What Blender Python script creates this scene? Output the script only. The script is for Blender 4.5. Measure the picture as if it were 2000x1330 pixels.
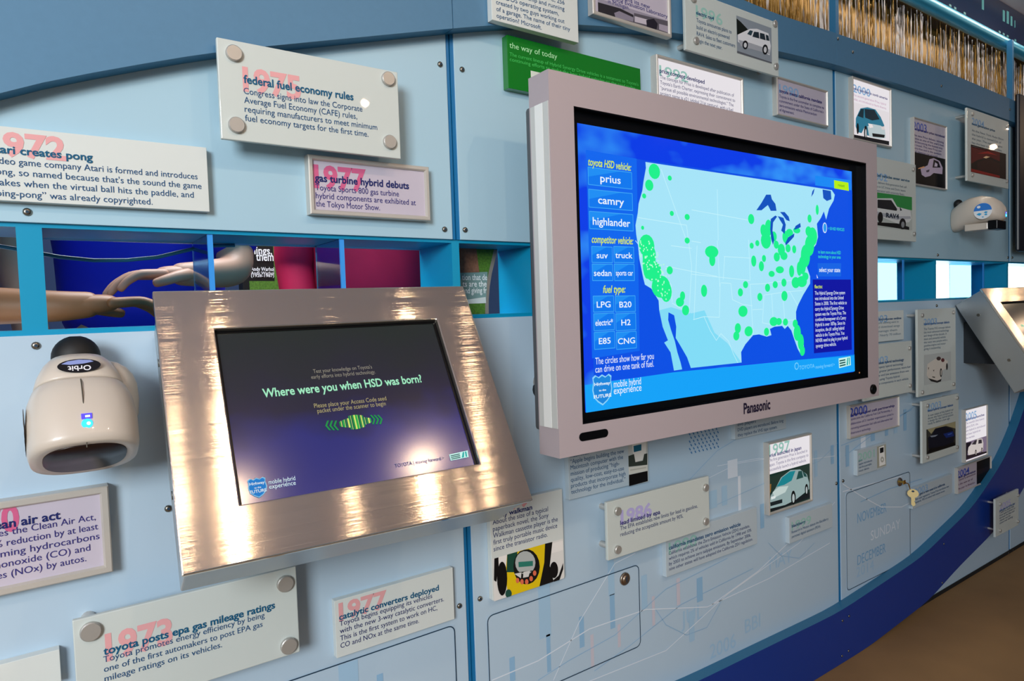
import bpy, bmesh, math, random
from mathutils import Vector, Matrix
random.seed(7)
SC = bpy.context.scene
COL = SC.collection
for o in list(bpy.data.objects):
    bpy.data.objects.remove(o, do_unlink=True)

# ------------------------------------------------------------------ camera
FPX = 1311.26
RC = ((0.81605857, 0.03279705, -0.57703792),
      (-0.05199409, 0.99850642, -0.01677908),
      (0.57562576, 0.04369527, 0.81654498))          # rows: right, down, forward as (x, down, into the wall)
EYE = Vector((0.0, -1.0, 1.0))
def c2w(r): return Vector((r[0], r[2], -r[1]))
RIGHT, DOWN, FWD = c2w(RC[0]), c2w(RC[1]), c2w(RC[2])
cd = bpy.data.cameras.new('camera')
cam = bpy.data.objects.new('camera', cd); COL.objects.link(cam)
cd.sensor_width = 36.0; cd.lens = FPX/2000*36.0; cd.clip_start = 0.01; cd.clip_end = 100
m = Matrix((RIGHT, -DOWN, -FWD)).transposed().to_4x4(); m.translation = EYE
cam.matrix_world = m
SC.camera = cam

# ------------------------------------------------------------------ world, light, exposure
vs = SC.view_settings
vs.view_transform = 'Standard'; vs.look = 'None'; vs.exposure = 0.0; vs.gamma = 1.0; vs.use_curve_mapping = False
w = bpy.data.worlds.new('room_ambient'); SC.world = w; w.use_nodes = True
w.node_tree.nodes['Background'].inputs[0].default_value = (0.50, 0.66, 0.80, 1)
w.node_tree.nodes['Background'].inputs[1].default_value = 0.27
def lamp(name, kind, loc, energy, color, size=0.1, target=None, spot=None, blend=0.6):
    l = bpy.data.lights.new(name, kind); l.energy = energy; l.color = color
    if kind == 'AREA': l.size = size
    else: l.shadow_soft_size = size
    if kind == 'SPOT': l.spot_size = spot; l.spot_blend = blend
    o = bpy.data.objects.new(name, l); COL.objects.link(o); o.location = loc
    if target is not None:
        o.rotation_euler = (Vector(target)-Vector(loc)).to_track_quat('-Z', 'Y').to_euler()
    return o
# daylight coming in through the open side of the room, left of the viewer
lamp('daylight', 'AREA', (-1.7, -2.5, 1.75), 90, (0.94, 0.985, 1.0), 0.9, (0.35, 0, 1.0))
# warm ceiling spots
WARM = (1.0, 0.70, 0.44)
for i, (lx, ly, le, tx) in enumerate(((0.33, -1.50, 12, .3), (1.08, -1.53, 12, .7), (0.80, -1.80, 2.5, .5), (0.16, -1.45, 2, .2), (1.38, -1.60, 2.5, .9), (1.6, -2.75, 4.5, 1.6), (2.76, -1.48, 3, 2.7), (3.7, -2.6, 3, 3.4), (5.85, -1.02, 3, 3.0), (6.5, -1.35, 3.5, 3.0))):
    lamp('ceiling_spot', 'SPOT', (lx, ly, 2.22), le, WARM, 0.022, (tx, -0.25, 0.75), 1.5, 0.9)
bead_fill = lamp('bead_fill_light', 'AREA', (2.6, 0.0, 2.24), 7, (1.0, 0.86, 0.68), 0.08, (2.6, 0.25, 1.7))  # unseen fill light, added to brighten the beads and gold backdrop
bead_fill.data.shape = 'RECTANGLE'; bead_fill.data.size = 2.6; bead_fill.data.size_y = 0.06
# light in the room behind the partition
lamp('back_room_light', 'AREA', (0.45, 0.75, 2.2), 46, (0.95, 0.97, 1.0), 0.8, (0.45, 0.6, 0))

# ------------------------------------------------------------------ helpers
def lin(h):
    h = h.lstrip('#'); v = [int(h[i:i+2], 16)/255 for i in (0, 2, 4)]
    return tuple(x/12.92 if x <= 0.04045 else ((x+0.055)/1.055)**2.4 for x in v) + (1.0,)
MATS = {}
def M(name, color='#808080', rough=0.5, metal=0.0, emit=0.0, alpha=1.0, trans=0.0, coat=0.0, var=0.0, scale=30.0, spec=0.5, bump=0.0, stretch=None):
    if name in MATS: return MATS[name]
    mt = bpy.data.materials.new(name); mt.use_nodes = True
    nt = mt.node_tree; b = nt.nodes['Principled BSDF']
    c = lin(color) if isinstance(color, str) else color
    b.inputs['Base Color'].default_value = c
    b.inputs['Roughness'].default_value = rough; b.inputs['Metallic'].default_value = metal
    b.inputs['Alpha'].default_value = alpha; b.inputs['Transmission Weight'].default_value = trans
    b.inputs['Coat Weight'].default_value = coat; b.inputs['Coat Roughness'].default_value = 0.02
    b.inputs['Specular IOR Level'].default_value = spec
    if emit:
        b.inputs['Emission Color'].default_value = c; b.inputs['Emission Strength'].default_value = emit
        b.inputs['Base Color'].default_value = (0, 0, 0, 1)
    if var or bump:
        tc = nt.nodes.new('ShaderNodeTexCoord'); nz = nt.nodes.new('ShaderNodeTexNoise')
        nz.inputs['Scale'].default_value = scale; nz.inputs['Detail'].default_value = 6
        src = tc.outputs['Object']
        if stretch:
            mp = nt.nodes.new('ShaderNodeMapping'); mp.inputs['Scale'].default_value = stretch
            nt.links.new(src, mp.inputs[0]); src = mp.outputs[0]
        nt.links.new(src, nz.inputs['Vector'])
        if var:
            mx = nt.nodes.new('ShaderNodeMix'); mx.data_type = 'RGBA'
            mx.inputs[6].default_value = tuple(min(1, x*(1-var)) for x in c[:3]) + (1,)
            mx.inputs[7].default_value = tuple(min(1, x*(1+var)) for x in c[:3]) + (1,)
            nt.links.new(nz.outputs['Fac'], mx.inputs[0]); nt.links.new(mx.outputs[2], b.inputs['Base Color'])
        if bump:
            bp = nt.nodes.new('ShaderNodeBump'); bp.inputs['Strength'].default_value = bump; bp.inputs['Distance'].default_value = 0.002
            nt.links.new(nz.outputs['Fac'], bp.inputs['Height']); nt.links.new(bp.outputs[0], b.inputs['Normal'])
    MATS[name] = mt
    return mt
def ink(h, e=0.0):        # flat printed ink, or a lit screen colour when e > 0
    return M('ink_%s_%d' % (h.strip('#'), int(e*100)), h, 0.5, emit=e, spec=0.2)

class Frame:              # a real plane in the room: origin, right, up; normal faces the viewer
    def __init__(s, o, ex=(1, 0, 0), ey=(0, 0, 1)):
        s.o = Vector(o); s.ex = Vector(ex).normalized(); s.ey = Vector(ey).normalized(); s.n = s.ex.cross(s.ey)
    def pt(s, u, v, h=0.0): return s.o + s.ex*u + s.ey*v + s.n*h
    def uv(s, p):
        r = RIGHT*((p[0]-1000)/FPX) + DOWN*((p[1]-665)/FPX) + FWD
        k = (s.o-EYE).dot(s.n)/r.dot(s.n); q = EYE + r*k - s.o
        return q.dot(s.ex), q.dot(s.ey)
def wallf(out): return Frame((0, -out, 0))

TXT = {}
def glyphs(s, bold, shear):
    key = (s, bold, shear)
    if key in TXT: return TXT[key]
    c = bpy.data.curves.new('t', 'FONT'); c.body = s; c.size = 1.0; c.offset = bold; c.shear = shear; c.resolution_u = 3
    o = bpy.data.objects.new('t', c); COL.objects.link(o)
    me = bpy.data.meshes.new_from_object(o)
    vv = [(v.co.x, v.co.y) for v in me.vertices]; ff = [tuple(p.vertices) for p in me.polygons]
    bpy.data.objects.remove(o, do_unlink=True); bpy.data.curves.remove(c); bpy.data.meshes.remove(me)
    x1 = max([v[0] for v in vv] or [0.3]); x0 = min([v[0] for v in vv] or [0])
    TXT[key] = (vv, ff, x0, x1)
    return TXT[key]

class MB:
    tall = 1.0
    def __init__(s): s.v = []; s.f = []; s.mi = []; s.mats = []; s.smooth = []; s.uvs = None
    def mat(s, m):
        if m not in s.mats: s.mats.append(m)
        return s.mats.index(m)
    def add(s, vs, fs, m, smooth=False):
        b = len(s.v); s.v += [Vector(x) for x in vs]; k = s.mat(m)
        for f in fs: s.f.append(tuple(b+i for i in f)); s.mi.append(k); s.smooth.append(smooth)
    def box(s, a, b, m):
        x0, y0, z0 = [min(p, q) for p, q in zip(a, b)]; x1, y1, z1 = [max(p, q) for p, q in zip(a, b)]
        s.add([(x0,y0,z0),(x1,y0,z0),(x1,y1,z0),(x0,y1,z0),(x0,y0,z1),(x1,y0,z1),(x1,y1,z1),(x0,y1,z1)],
              [(0,3,2,1),(4,5,6,7),(0,1,5,4),(1,2,6,5),(2,3,7,6),(3,0,4,7)], m)
    def fbox(s, F, u0, u1, v0, v1, h0, h1, m):
        P = [F.pt(u, v, h) for h in (h0, h1) for (u, v) in ((u0,v0),(u1,v0),(u1,v1),(u0,v1))]
        s.add(P, [(0,3,2,1),(4,5,6,7),(0,1,5,4),(1,2,6,5),(2,3,7,6),(3,0,4,7)], m)
    def prism(s, F, pts, h0, h1, m):
        n = len(pts)
        a = sum(pts[i][0]*pts[(i+1) % n][1]-pts[(i+1) % n][0]*pts[i][1] for i in range(n))
        if a < 0: pts = pts[::-1]
        P = [F.pt(u, v, h0) for u, v in pts] + [F.pt(u, v, h1) for u, v in pts]
        s.add(P, [tuple(range(n, 2*n)), tuple(range(n-1, -1, -1))] + [(i, (i+1) % n, n+(i+1) % n, n+i) for i in range(n)], m)
    def poly(s, F, pts, h, m):
        n = len(pts)
        a = sum(pts[i][0]*pts[(i+1) % n][1]-pts[(i+1) % n][0]*pts[i][1] for i in range(n))
        if a < 0: pts = pts[::-1]
        s.add([F.pt(u, v, h) for u, v in pts], [tuple(range(n))], m)
    def rect(s, F, u0, u1, v0, v1, h, m): s.poly(F, [(u0,v0),(u1,v0),(u1,v1),(u0,v1)], h, m)
    def ell(s, F, u, v, a, b, h, m, n=20): s.poly(F, [(u+a*math.cos(2*math.pi*i/n), v+b*math.sin(2*math.pi*i/n)) for i in range(n)], h, m)
    def line(s, F, pts, wd, h, m):
        for (a, b) in zip(pts, pts[1:]):
            d = Vector((b[0]-a[0], b[1]-a[1]))
            if d.length < 1e-6: continue
            d.normalize(); nx, ny = -d.y*wd/2, d.x*wd/2
            s.poly(F, [(a[0]+nx,a[1]+ny),(a[0]-nx,a[1]-ny),(b[0]-nx,b[1]-ny),(b[0]+nx,b[1]+ny)], h, m)
    def outline(s, F, u0, u1, v0, v1, wd, h, m, r=0.0):
        pts = []
        for cx, cy, a0 in ((u1-r,v1-r,0),(u0+r,v1-r,90),(u0+r,v0+r,180),(u1-r,v0+r,270)):
            for k in range(5 if r else 1):
                a = math.radians(a0+k*22.5); pts.append((cx+r*math.cos(a), cy+r*math.sin(a)))
        s.line(F, pts+[pts[0]], wd, h, m)
    def text(s, F, t, u, v, size, h, m, width=None, bold=0.0, shear=0.0, align='l', maxx=None):
        vv, ff, x0, x1 = glyphs(t, bold, shear)
        sx = size
        if width: sx = width/(x1-x0)
        elif maxx: sx = size*maxx
        off = -x0*sx
        if align == 'c': off = -(x0+x1)/2*sx
        if align == 'r': off = -x1*sx
        s.add([F.pt(u+off+x*sx, v+y*size*MB.tall, h) for x, y in vv], ff, m)
        return sx
    def tube(s, pts, r, m, n=8, cap=True, radii=None):
        pts = [Vector(p) for p in pts]; rings = []
        for i, p in enumerate(pts):
            d = (pts[min(i+1, len(pts)-1)]-pts[max(i-1, 0)]).normalized()
            a = d.orthogonal().normalized()
            if i and abs(d.dot(prev_a)) < 0.95: a = (prev_a-d*prev_a.dot(d)).normalized()
            prev_a = a; b = d.cross(a); rr = radii[i] if radii else r
            rings.append([p+(a*math.cos(2*math.pi*k/n)+b*math.sin(2*math.pi*k/n))*rr for k in range(n)])
        fs = [(i*n+k, i*n+(k+1) % n, (i+1)*n+(k+1) % n, (i+1)*n+k) for i in range(len(pts)-1) for k in range(n)]
        s.add(sum(rings, []), fs, m, True)
        if cap:
            s.add(rings[0], [tuple(range(n-1, -1, -1))], m); s.add(rings[-1], [tuple(range(n))], m)
    def loft(s, rings, m, cap=True, smooth=True):
        n = len(rings[0])
        fs = [(i*n+k, i*n+(k+1) % n, (i+1)*n+(k+1) % n, (i+1)*n+k) for i in range(len(rings)-1) for k in range(n)]
        if cap: fs += [tuple(range(n-1, -1, -1)), tuple(range((len(rings)-1)*n, len(rings)*n))]
        s.add(sum([list(r) for r in rings], []), fs, m, smooth)
    def sphere(s, c, r, m, nu=16, nv=10, sc=(1, 1, 1)):
        c = Vector(c)
        rings = [[c+Vector((r*sc[0]*math.sin(math.pi*j/nv)*math.cos(2*math.pi*i/nu), r*sc[1]*math.sin(math.pi*j/nv)*math.sin(2*math.pi*i/nu), -r*sc[2]*math.cos(math.pi*j/nv))) for i in range(nu)] for j in range(1, nv)]
        s.loft(rings, m)
    def build(s, name, parent=None, bevel=0.0, label=None, seg=2):
        o0 = Vector((0, 0, 0)); p = parent
        while p is not None: o0 = o0 + p.location; p = p.parent
        me = bpy.data.meshes.new(name); me.from_pydata([tuple(v-o0) for v in s.v], [], s.f)
        for m_ in s.mats: me.materials.append(m_)
        me.polygons.foreach_set('material_index', s.mi); me.polygons.foreach_set('use_smooth', s.smooth)
        me.update()
        ob = bpy.data.objects.new(name, me); COL.objects.link(ob)
        if parent is not None: ob.parent = parent
        if bevel:
            bv = ob.modifiers.new('bevel', 'BEVEL'); bv.width = bevel; bv.segments = seg; bv.limit_method = 'ANGLE'
        if label: ob['label'] = label
        return ob
def thing(name, label, cat, loc, group=None):
    o = bpy.data.objects.new(name, None); COL.objects.link(o); o.location = loc; o.empty_display_size = 0.05
    o['label'] = label; o['category'] = cat
    if group: o['group'] = group
    return o
def tag(o, label, cat, group=None, kind=None):
    o['label'] = label; o['category'] = cat
    if group: o['group'] = group
    if kind: o['kind'] = kind
    return o
def struct(o): o['kind'] = 'structure'; return o
def copy_tree(o, parent=None):
    c = o.copy(); COL.objects.link(c); c.parent = parent
    if parent is not None: c.matrix_parent_inverse = o.matrix_parent_inverse
    for ch in list(o.children): copy_tree(ch, c)
    return c

# ------------------------------------------------------------------ materials of the place
PANEL = M('panel_light_blue', '#a9cbdc', 0.32, var=0.03, scale=3, spec=0.35)
LOWER = M('panel_printed_blue', '#b4cbdd', 0.30, var=0.03, scale=3, spec=0.35)
FASC = M('fascia_slate_blue', '#507e9f', 0.5, var=0.05, scale=120, bump=0.05)
FEDGE = M('fascia_edge_teal', '#2b7199', 0.45)
KICK = M('kick_navy', '#04348c', 0.4, var=0.04, scale=40)
CYAN = M('frame_cyan_paint', '#0893bd', 0.35, var=0.02, scale=5)
CONC = M('floor_concrete', '#8f6e46', 0.75, var=0.5, scale=3.0, bump=0.1)
CEIL = M('ceiling_paint', '#d4c8d4', 0.8, var=0.05, scale=60)
STEEL = M('stainless', '#bdbbb6', 0.42, metal=0.6, var=0.04, scale=40)
DARKST = M('screw_steel', '#8d887e', 0.3, metal=1.0)
WHITE = M('acrylic_white', '#d6dcd9', 0.35, var=0.01, scale=4, spec=0.3, coat=0.3)
FROST = M('acrylic_frosted', '#d0d8d4', 0.42, var=0.01, scale=4, spec=0.3, coat=0.35, alpha=0.93)
LILAC = M('paper_lilac', '#c4bccb', 0.35, var=0.02, scale=4, coat=0.4)
ALU = M('frame_aluminium', '#cbc6be', 0.38, metal=0.35, var=0.03, scale=20)
ROD = M('standoff_rod', '#cbc7c0', 0.35, metal=0.55)
SEAMB = M('seam_blue', '#0a6ea6', 0.4)
GAPK = M('dark_gap', '#0b3550', 0.6)
# ------------------------------------------------------------------ floor, ceiling, far walls
mb = MB(); mb.box((-4, -4.6, -0.06), (9, 2.6, 0), CONC); struct(mb.build('floor'))
mb = MB(); mb.box((-4, -4.6, 2.3), (9, 0.30, 2.38), CEIL); struct(mb.build('ceiling'))
mb = MB(); mb.box((-4, 2.3, 0), (9, 2.4, 2.6), M('back_wall_grey', '#2a3f66', 0.8, var=0.1, scale=6)); struct(mb.build('wall_back'))
mb = MB(); mb.box((8.4, -4.6, 0), (8.5, 2.3, 2.38), M('end_wall', '#2b3346', 0.8, var=0.1, scale=6)); struct(mb.build('wall_right'))

# ------------------------------------------------------------------ the exhibition wall
W0 = wallf(0.0)
ZT, ZB = 1.0855, 0.9915                     # lower edge of the upper panels, upper edge of the lower panels
COLS = [(-1.2, 0.588), (0.6034, 1.8005), (1.8145, 3.0266), (3.041, 4.25)]
NAMES = ['left', 'centre', 'right', 'far_right']
SCREWS = {('u', 0): [(859,126),(868,448),(53,414)], ('u', 1): [(902,136),(908,449)], ('u', 2): [(1831,498),(1968,503)], ('u', 3): [(1976.5,503)],
          ('l', 0): [(70,675),(897,1183),(328.5,993)], ('l', 1): [(937,1169),(1633,944)], ('l', 2): [(1646,939),(1829,597),(1968,1080)], ('l', 3): [(1977,1074)]}
def screw(F, p, parent, r=0.0048):
    u, v = F.uv(p); mb = MB()
    rings = [[F.pt(u+rr*math.cos(2*math.pi*k/12), v+rr*math.sin(2*math.pi*k/12), h) for k in range(12)] for rr, h in ((r, 0), (r, r*.3), (r*.75, r*.65), (r*.45, r*.75))]
    mb.loft(rings, DARKST); mb.ell(F, u, v, r*.38, r*.38, r*.77, GAPK, 6)
    return mb.build('screw', parent)
walls = {}
ZU = ZT; ZL = ZB
STRIP_T = W0.uv((250, 450))[1]; STRIP_B = W0.uv((60, 645))[1]
ZT = W0.uv((250, 442))[1]; ZB = W0.uv((150, 652))[1]
for i, (a, b) in enumerate(COLS):
    mb = MB(); mb.box((a, 0, ZT), (b, 0.014, 1.66), PANEL)
    o = struct(mb.build('wall_upper_' + NAMES[i], bevel=0.0008)); walls['u', i] = o
    mb = MB(); mb.box((a, 0, 0.0), (b, 0.014, ZB), LOWER)
    o = struct(mb.build('wall_lower_' + NAMES[i], bevel=0.0008)); walls['l', i] = o
    for k in 'ul':
        for p in SCREWS.get((k, i), []): screw(W0, p, walls[k, i])
# seams between panel columns (painted steel edges) and the wall core
for i in range(3):
    x0, x1 = COLS[i][1], COLS[i+1][0]; xm = (x0+x1)/2
    mb = MB()
    for zz in ((0, ZB), (ZT, 1.66)):
        mb.box((x0, 0.002, zz[0]), (xm-0.0012, 0.014, zz[1]), SEAMB); mb.box((xm+0.0012, 0.002, zz[0]), (x1, 0.014, zz[1]), SEAMB)
        mb.box((xm-0.0012, 0.008, zz[0]), (xm+0.0012, 0.014, zz[1]), GAPK)
    struct(mb.build('trim_%d' % (i+1)))
BACK = 0.125
mb = MB(); mb.box((-1.2, 0.0141, STRIP_T+0.01), (4.25, BACK, 1.70), CYAN); mb.box((-1.2, 0.0141, 0.0), (4.25, BACK, STRIP_B-0.01), CYAN)
struct(mb.build('wall_core'))
# painted frame of the see-through strip: rails, sill, head and posts
mb = MB()
mb.box((-1.2, 0.006, STRIP_T), (4.25, BACK, STRIP_T+0.0099), CYAN); mb.box((-1.2, 0.006, STRIP_B-0.0099), (4.25, BACK, STRIP_B), CYAN)
mb.box((-1.2, 0.006, ZT), (4.25, 0.013, STRIP_T), CYAN) if ZT < STRIP_T else None
POSTS = [(-0.0155, 0.0105), (0.5885, 0.6034), (0.765, 0.80), (1.80, 1.8145), (2.4224, 2.431), (3.0266, 3.041), (3.6, 3.62)]
for a, b in POSTS: mb.box((a, 0.006, STRIP_B), (b, BACK, STRIP_T), CYAN)
struct(mb.build('trim_4'))
mb = MB(); mb.box((0.0105, BACK-.004, STRIP_T-0.0022), (0.588, BACK, STRIP_T), M('edge_highlight', '#bcd8f0', 0.2, metal=0.6)); struct(mb.build('trim_5'))  # highlight on the frame's rear upper edge, put in as a pale strip
# tinted acrylic dividers standing in the strip
ACR = M('acrylic_blue_clear', (0.22, 0.60, 0.93, 1), 0.04, trans=1.0, spec=0.5)
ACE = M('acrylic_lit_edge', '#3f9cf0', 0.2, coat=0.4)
for x, lab in ((0.2024, 'clear blue acrylic divider above the upper left corner of the metal kiosk'), (0.3933, 'clear blue acrylic divider above the kiosk, beside the red shirt'),
               (2.2143, 'clear acrylic divider in the strip just right of the large television'), (2.8217, 'clear acrylic divider in the strip above the far metal kiosk')):
    t = thing('acrylic_divider', lab, 'divider', (x, 0.06, STRIP_B), 'acrylic dividers in the strip window')
    mb = MB(); mb.box((x-0.0035, 0.012, STRIP_B), (x+0.0035, BACK-0.004, STRIP_T), ACR); mb.build('sheet', t)
    mb = MB(); mb.box((x-0.0035, 0.0085, STRIP_B), (x+0.0035, 0.012, STRIP_T), ACE); mb.build('front_edge', t)

# arched fascia and the curved kick band
FA = wallf(0.03)
fb = [FA.uv(p) for p in ((0,175),(200,138),(420,100),(885,55),(1000,46),(1130,47),(1310,62),(1500,95),(1630,125),(1750,162),(1900,210),(1985,240))]
fb = [(-0.45, 1.03), (-0.2, 1.17)] + fb + [(3.6, fb[-1][1]-0.02), (4.25, fb[-1][1]-0.12)]
def interp(c, x):
    for (a, b) in zip(c, c[1:]):
        if a[0] <= x <= b[0]: return a[1]+(b[1]-a[1])*(x-a[0])/(b[0]-a[0])
    return c[-1][1]
def smooth_curve(c, n=90):
    out = []
    x0, x1 = c[0][0], c[-1][0]
    for i in range(n+1):
        x = x0+(x1-x0)*i/n; s = 0; wt = 0
        for k in range(-6, 7):
            xx = min(max(x+k*0.02, x0), x1); g = math.exp(-(k/3.5)**2); s += g*interp(c, xx); wt += g
        out.append((x, s/wt))
    return out
fb = smooth_curve(fb)
FTOP = [(1.2, 1.703), (1.5049, 1.697), (1.7458, 1.706), (2.0019, 1.712), (2.43, 1.722), (3.0097, 1.716), (4.25, 1.70)]
def ftop(x): return interp(FTOP, x) if x > 1.2 else 1.703
FS = [-0.45, FA.uv((884, 30))[0], FA.uv((1634, 80))[0]]
FS.append(4.25)
fsc = [(1636,76),(1665,102),(1838,168),(1972,214)]
for i in range(3):
    a, b = FS[i]+(0.0008 if i else 0), FS[i+1]-0.0008
    xs = [a] + [x for x, z in fb if a < x < b] + [b]
    mb = MB(); n = len(xs)
    for q, (x, x2) in enumerate(zip(xs, xs[1:])):
        za, zb = interp(fb, x), interp(fb, x2); ta, tb = ftop(x), ftop(x2)
        P = [(x, -0.03, za), (x2, -0.03, zb), (x2, -0.03, tb), (x, -0.03, ta), (x, 0, za), (x2, 0, zb), (x2, 0, tb), (x, 0, ta)]
        mb.add(P, [(0,1,2,3)], FASC); mb.add(P, [(0,4,5,1)], FEDGE); mb.add(P, [(3,2,6,7)], FASC); mb.add(P, [(4,7,6,5)], FASC)
        if q == 0: mb.add(P, [(0,3,7,4)], FASC)
        if q == n-2: mb.add(P, [(1,5,6,2)], FASC)
    o = struct(mb.build('trim_%d' % (6+i)))
    for p in fsc:
        if a < FA.uv(p)[0] < b: screw(FA, p, o, 0.004)
KT = [FA.uv(p) for p in ((1365,1330),(1450,1288),(1640,1195),(1800,1088),(1900,990),(1960,900),(1990,830))]
KB = [FA.uv(p) for p in ((1815,1172),(1870,1110),(1940,1040))]
kt = smooth_curve([(-1.2, 0.55), (-0.4, 0.36), (0.2, 0.25), (0.7, 0.19)] + KT + [(3.4, 0.9)])
kb = smooth_curve([(-1.2, 0.002), (1.9, 0.002)] + KB + [(3.1, 0.25), (3.4, 0.5)])
mb = MB()
for (p, p2) in zip(kt, kt[1:]):
    x, za = p; x2, zb = p2; la, lb = interp(kb, x), interp(kb, x2)
    P = [(x, -0.03, la), (x2, -0.03, lb), (x2, -0.03, zb), (x, -0.03, za), (x, 0, la), (x2, 0, lb), (x2, 0, zb), (x, 0, za)]
    mb.add(P, [(0,1,2,3)], KICK); mb.add(P, [(3,2,6,7)], FEDGE); mb.add(P, [(0,4,5,1)], KICK)
kick = struct(mb.build('trim_9'))
for p in ((1645,1212),(1658,1203),(1644,1281),(1657,1271),(1843,1062),(1840,1138)): screw(FA, p, kick, 0.0035)

# printed decoration on the lower panels: bars, thin curves and ghosted words
DB = [M('print_blue_%d' % i, c, 0.32, spec=0.3) for i, c in enumerate(('#8fb9da', '#a3c6e0', '#dde7f2', '#7fb0d6', '#c9c6d2'))]
def bars(F, mb, L, h=0.0012):
    for (x0, y0, x1, y1, k) in L:
        u0, v0 = F.uv((x0, y0)); u1, v1 = F.uv((x1, y1)); mb.rect(F, u0, u1, min(v0, v1), max(v0, v1), h, DB[k])
def curves(F, mb, L, h=0.0014):
    for k, wd, pts in L: mb.line(F, [F.uv(p) for p in pts], wd, h, DB[k])
mb = MB()
bars(W0, mb, [(994,1285,1006,1328,0),(1066,1240,1076,1310,0),(1050,1140,1076,1240,1),(1130,1205,1141,1262,0),(1190,1162,1201,1225,0),(1186,1090,1200,1160,1),(1252,1125,1264,1185,1),
              (1205,1220,1212,1262,4),(1152,1240,1160,1300,4),(1272,1165,1279,1220,4),(1320,1130,1328,1180,4),(1345,1195,1356,1250,1),(1409,950,1420,985,1),(1440,930,1447,1010,2),
              (1484,985,1492,1030,0),(1547,860,1554,910,0),(1572,905,1580,950,1),(1590,880,1596,930,1),(1622,870,1628,905,0),(1360,1130,1372,1172,0),(1420,900,1440,930,2),(1384,960,1400,990,1)])
curves(W0, mb, [(2,.0022,((960,1328),(1050,1290),(1150,1228),(1260,1190),(1380,1185),(1500,1130),(1620,1060))),(2,.0018,((1080,1328),(1130,1215),(1200,1100),(1240,1080))),
                (0,.0014,((1050,1328),(1110,1290),(1200,1240),(1300,1150),(1420,1090))),(0,.0014,((1160,1310),(1230,1260),(1330,1180),(1470,1110))),
                (0,.0012,((1280,1190),(1300,1220),(1340,1240),(1380,1225),(1410,1170))),(2,.002,((1150,1330),(1300,1270),(1420,1160),(1560,1060),(1630,980))),
                (2,.0015,((1400,910),(1480,895),(1560,900),(1630,890))),(0,.0012,((1342,940),(1400,880),(1450,850))),(2,.0014,((1380,935),(1440,905),(1500,895))),(0,.001,((1400,985),(1500,940),(1600,900),(1635,865))),
                (0,.0012,((1500,1060),(1525,1085),(1560,1090),(1590,1060))),(2,.0024,((1390,1180),(1480,1115),(1560,1040)))])
for p, t in (((1470,1230),'BBI'),((1412,1275),'2006'),((1352,1215),'JUL'),((1525,1105),'MAY')):
    u, v = W0.uv(p); mb.text(W0, t, u, v, 0.05, 0.001, DB[1], align='c')
u0, v0 = W0.uv((1345, 846))
for a in range(6):
    for b in range(8): mb.line(W0, [(u0+b*0.0135+(a % 2)*.005, v0-a*0.0085), (u0+b*0.0135+.004+(a % 2)*.005, v0-a*0.0085-.005)], 0.0028, 0.001, M('print_dark_blue', '#2f78b4', 0.4))
mb.build('printed_graphics', walls['l', 1])
mb = MB()
bars(W0, mb, [(1651,870,1658,910,0),(1700,835,1708,860,0),(1728,825,1734,850,0),(1764,800,1770,840,0),(1745,800,1752,845,1),(1680,850,1690,880,2),(1712,870,1722,915,2)])
curves(W0, mb, [(2,.003,((1645,945),(1680,968),(1720,990),(1760,990),(1790,975))),(2,.003,((1645,960),(1700,945),(1760,930))),(0,.002,((1642,870),(1720,840),(1790,790))),(0,.002,((1650,890),(1740,820),(1780,800))),(0,.0025,((1680,980),(1735,955),(1800,935)))])
for p, t, k, wd in (((1674,1022),'NOVEMBER',3,.17),((1700,1056),'SUNDAY',2,.18),((1674,1104),'DECEMBER',3,.165),((1672,1128),'2014',1,.1),((1678,925),'OCTOBER',1,.15)):
    u, v = W0.uv(p); mb.text(W0, t, u, v, 0.042, 0.0012, DB[k], width=wd)
mb.build('printed_graphics', walls['l', 2])
mb = MB(); bars(W0, mb, [(735,1318,748,1330,0),(660,1300,700,1330,1)]); mb.build('printed_graphics', walls['l', 0])

# access doors in the lower panels, each with its lock
def access_door(n, tl, tr, br, zb, lockp=None, r=0.012):
    u0, v1 = W0.uv(tl); u1, v1b = W0.uv(tr); v1 = (v1+v1b)/2; u1 = (u1+W0.uv(br)[0])/2
    mb = MB(); mb.fbox(W0, u0, u1, zb, v1, 0, 0.0006, LOWER); o = struct(mb.build('door_%d' % n))
    mb = MB(); mb.outline(W0, u0, u1, zb, v1, 0.0019, 0.0018, GAPK, r); mb.build('door_gap', o)
    if lockp:
        u, v = W0.uv(lockp); mb = MB()
        R_ = lambda rr, h: [W0.pt(u+rr*math.cos(k*math.pi/10), v+rr*math.sin(k*math.pi/10), h) for k in range(20)]
        mb.loft([R_(.0135, .0006), R_(.0135, .003), R_(.0115, .0055), R_(.0105, .0045), R_(.0085, .0045), R_(.008, .007), R_(.003, .0075)], M('lock_brass_steel', '#a39486', 0.35, metal=1.0))
        mb.fbox(W0, u-.001, u+.001, v-.005, v+.005, .0075, .0078, GAPK)
        mb.build('lock', o)
    return o
access_door(1, (420, 1373), (887, 1224), (890, 1330), 0.25)
access_door(2, (950.7, 1201), (1247, 1103.7), (1251, 1330), 0.28, (1219, 1130))
access_door(3, (1651.5, 962.6), (1777, 921), (1776, 1088), W0.uv((1776, 1092))[1], (1756, 941))
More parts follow.
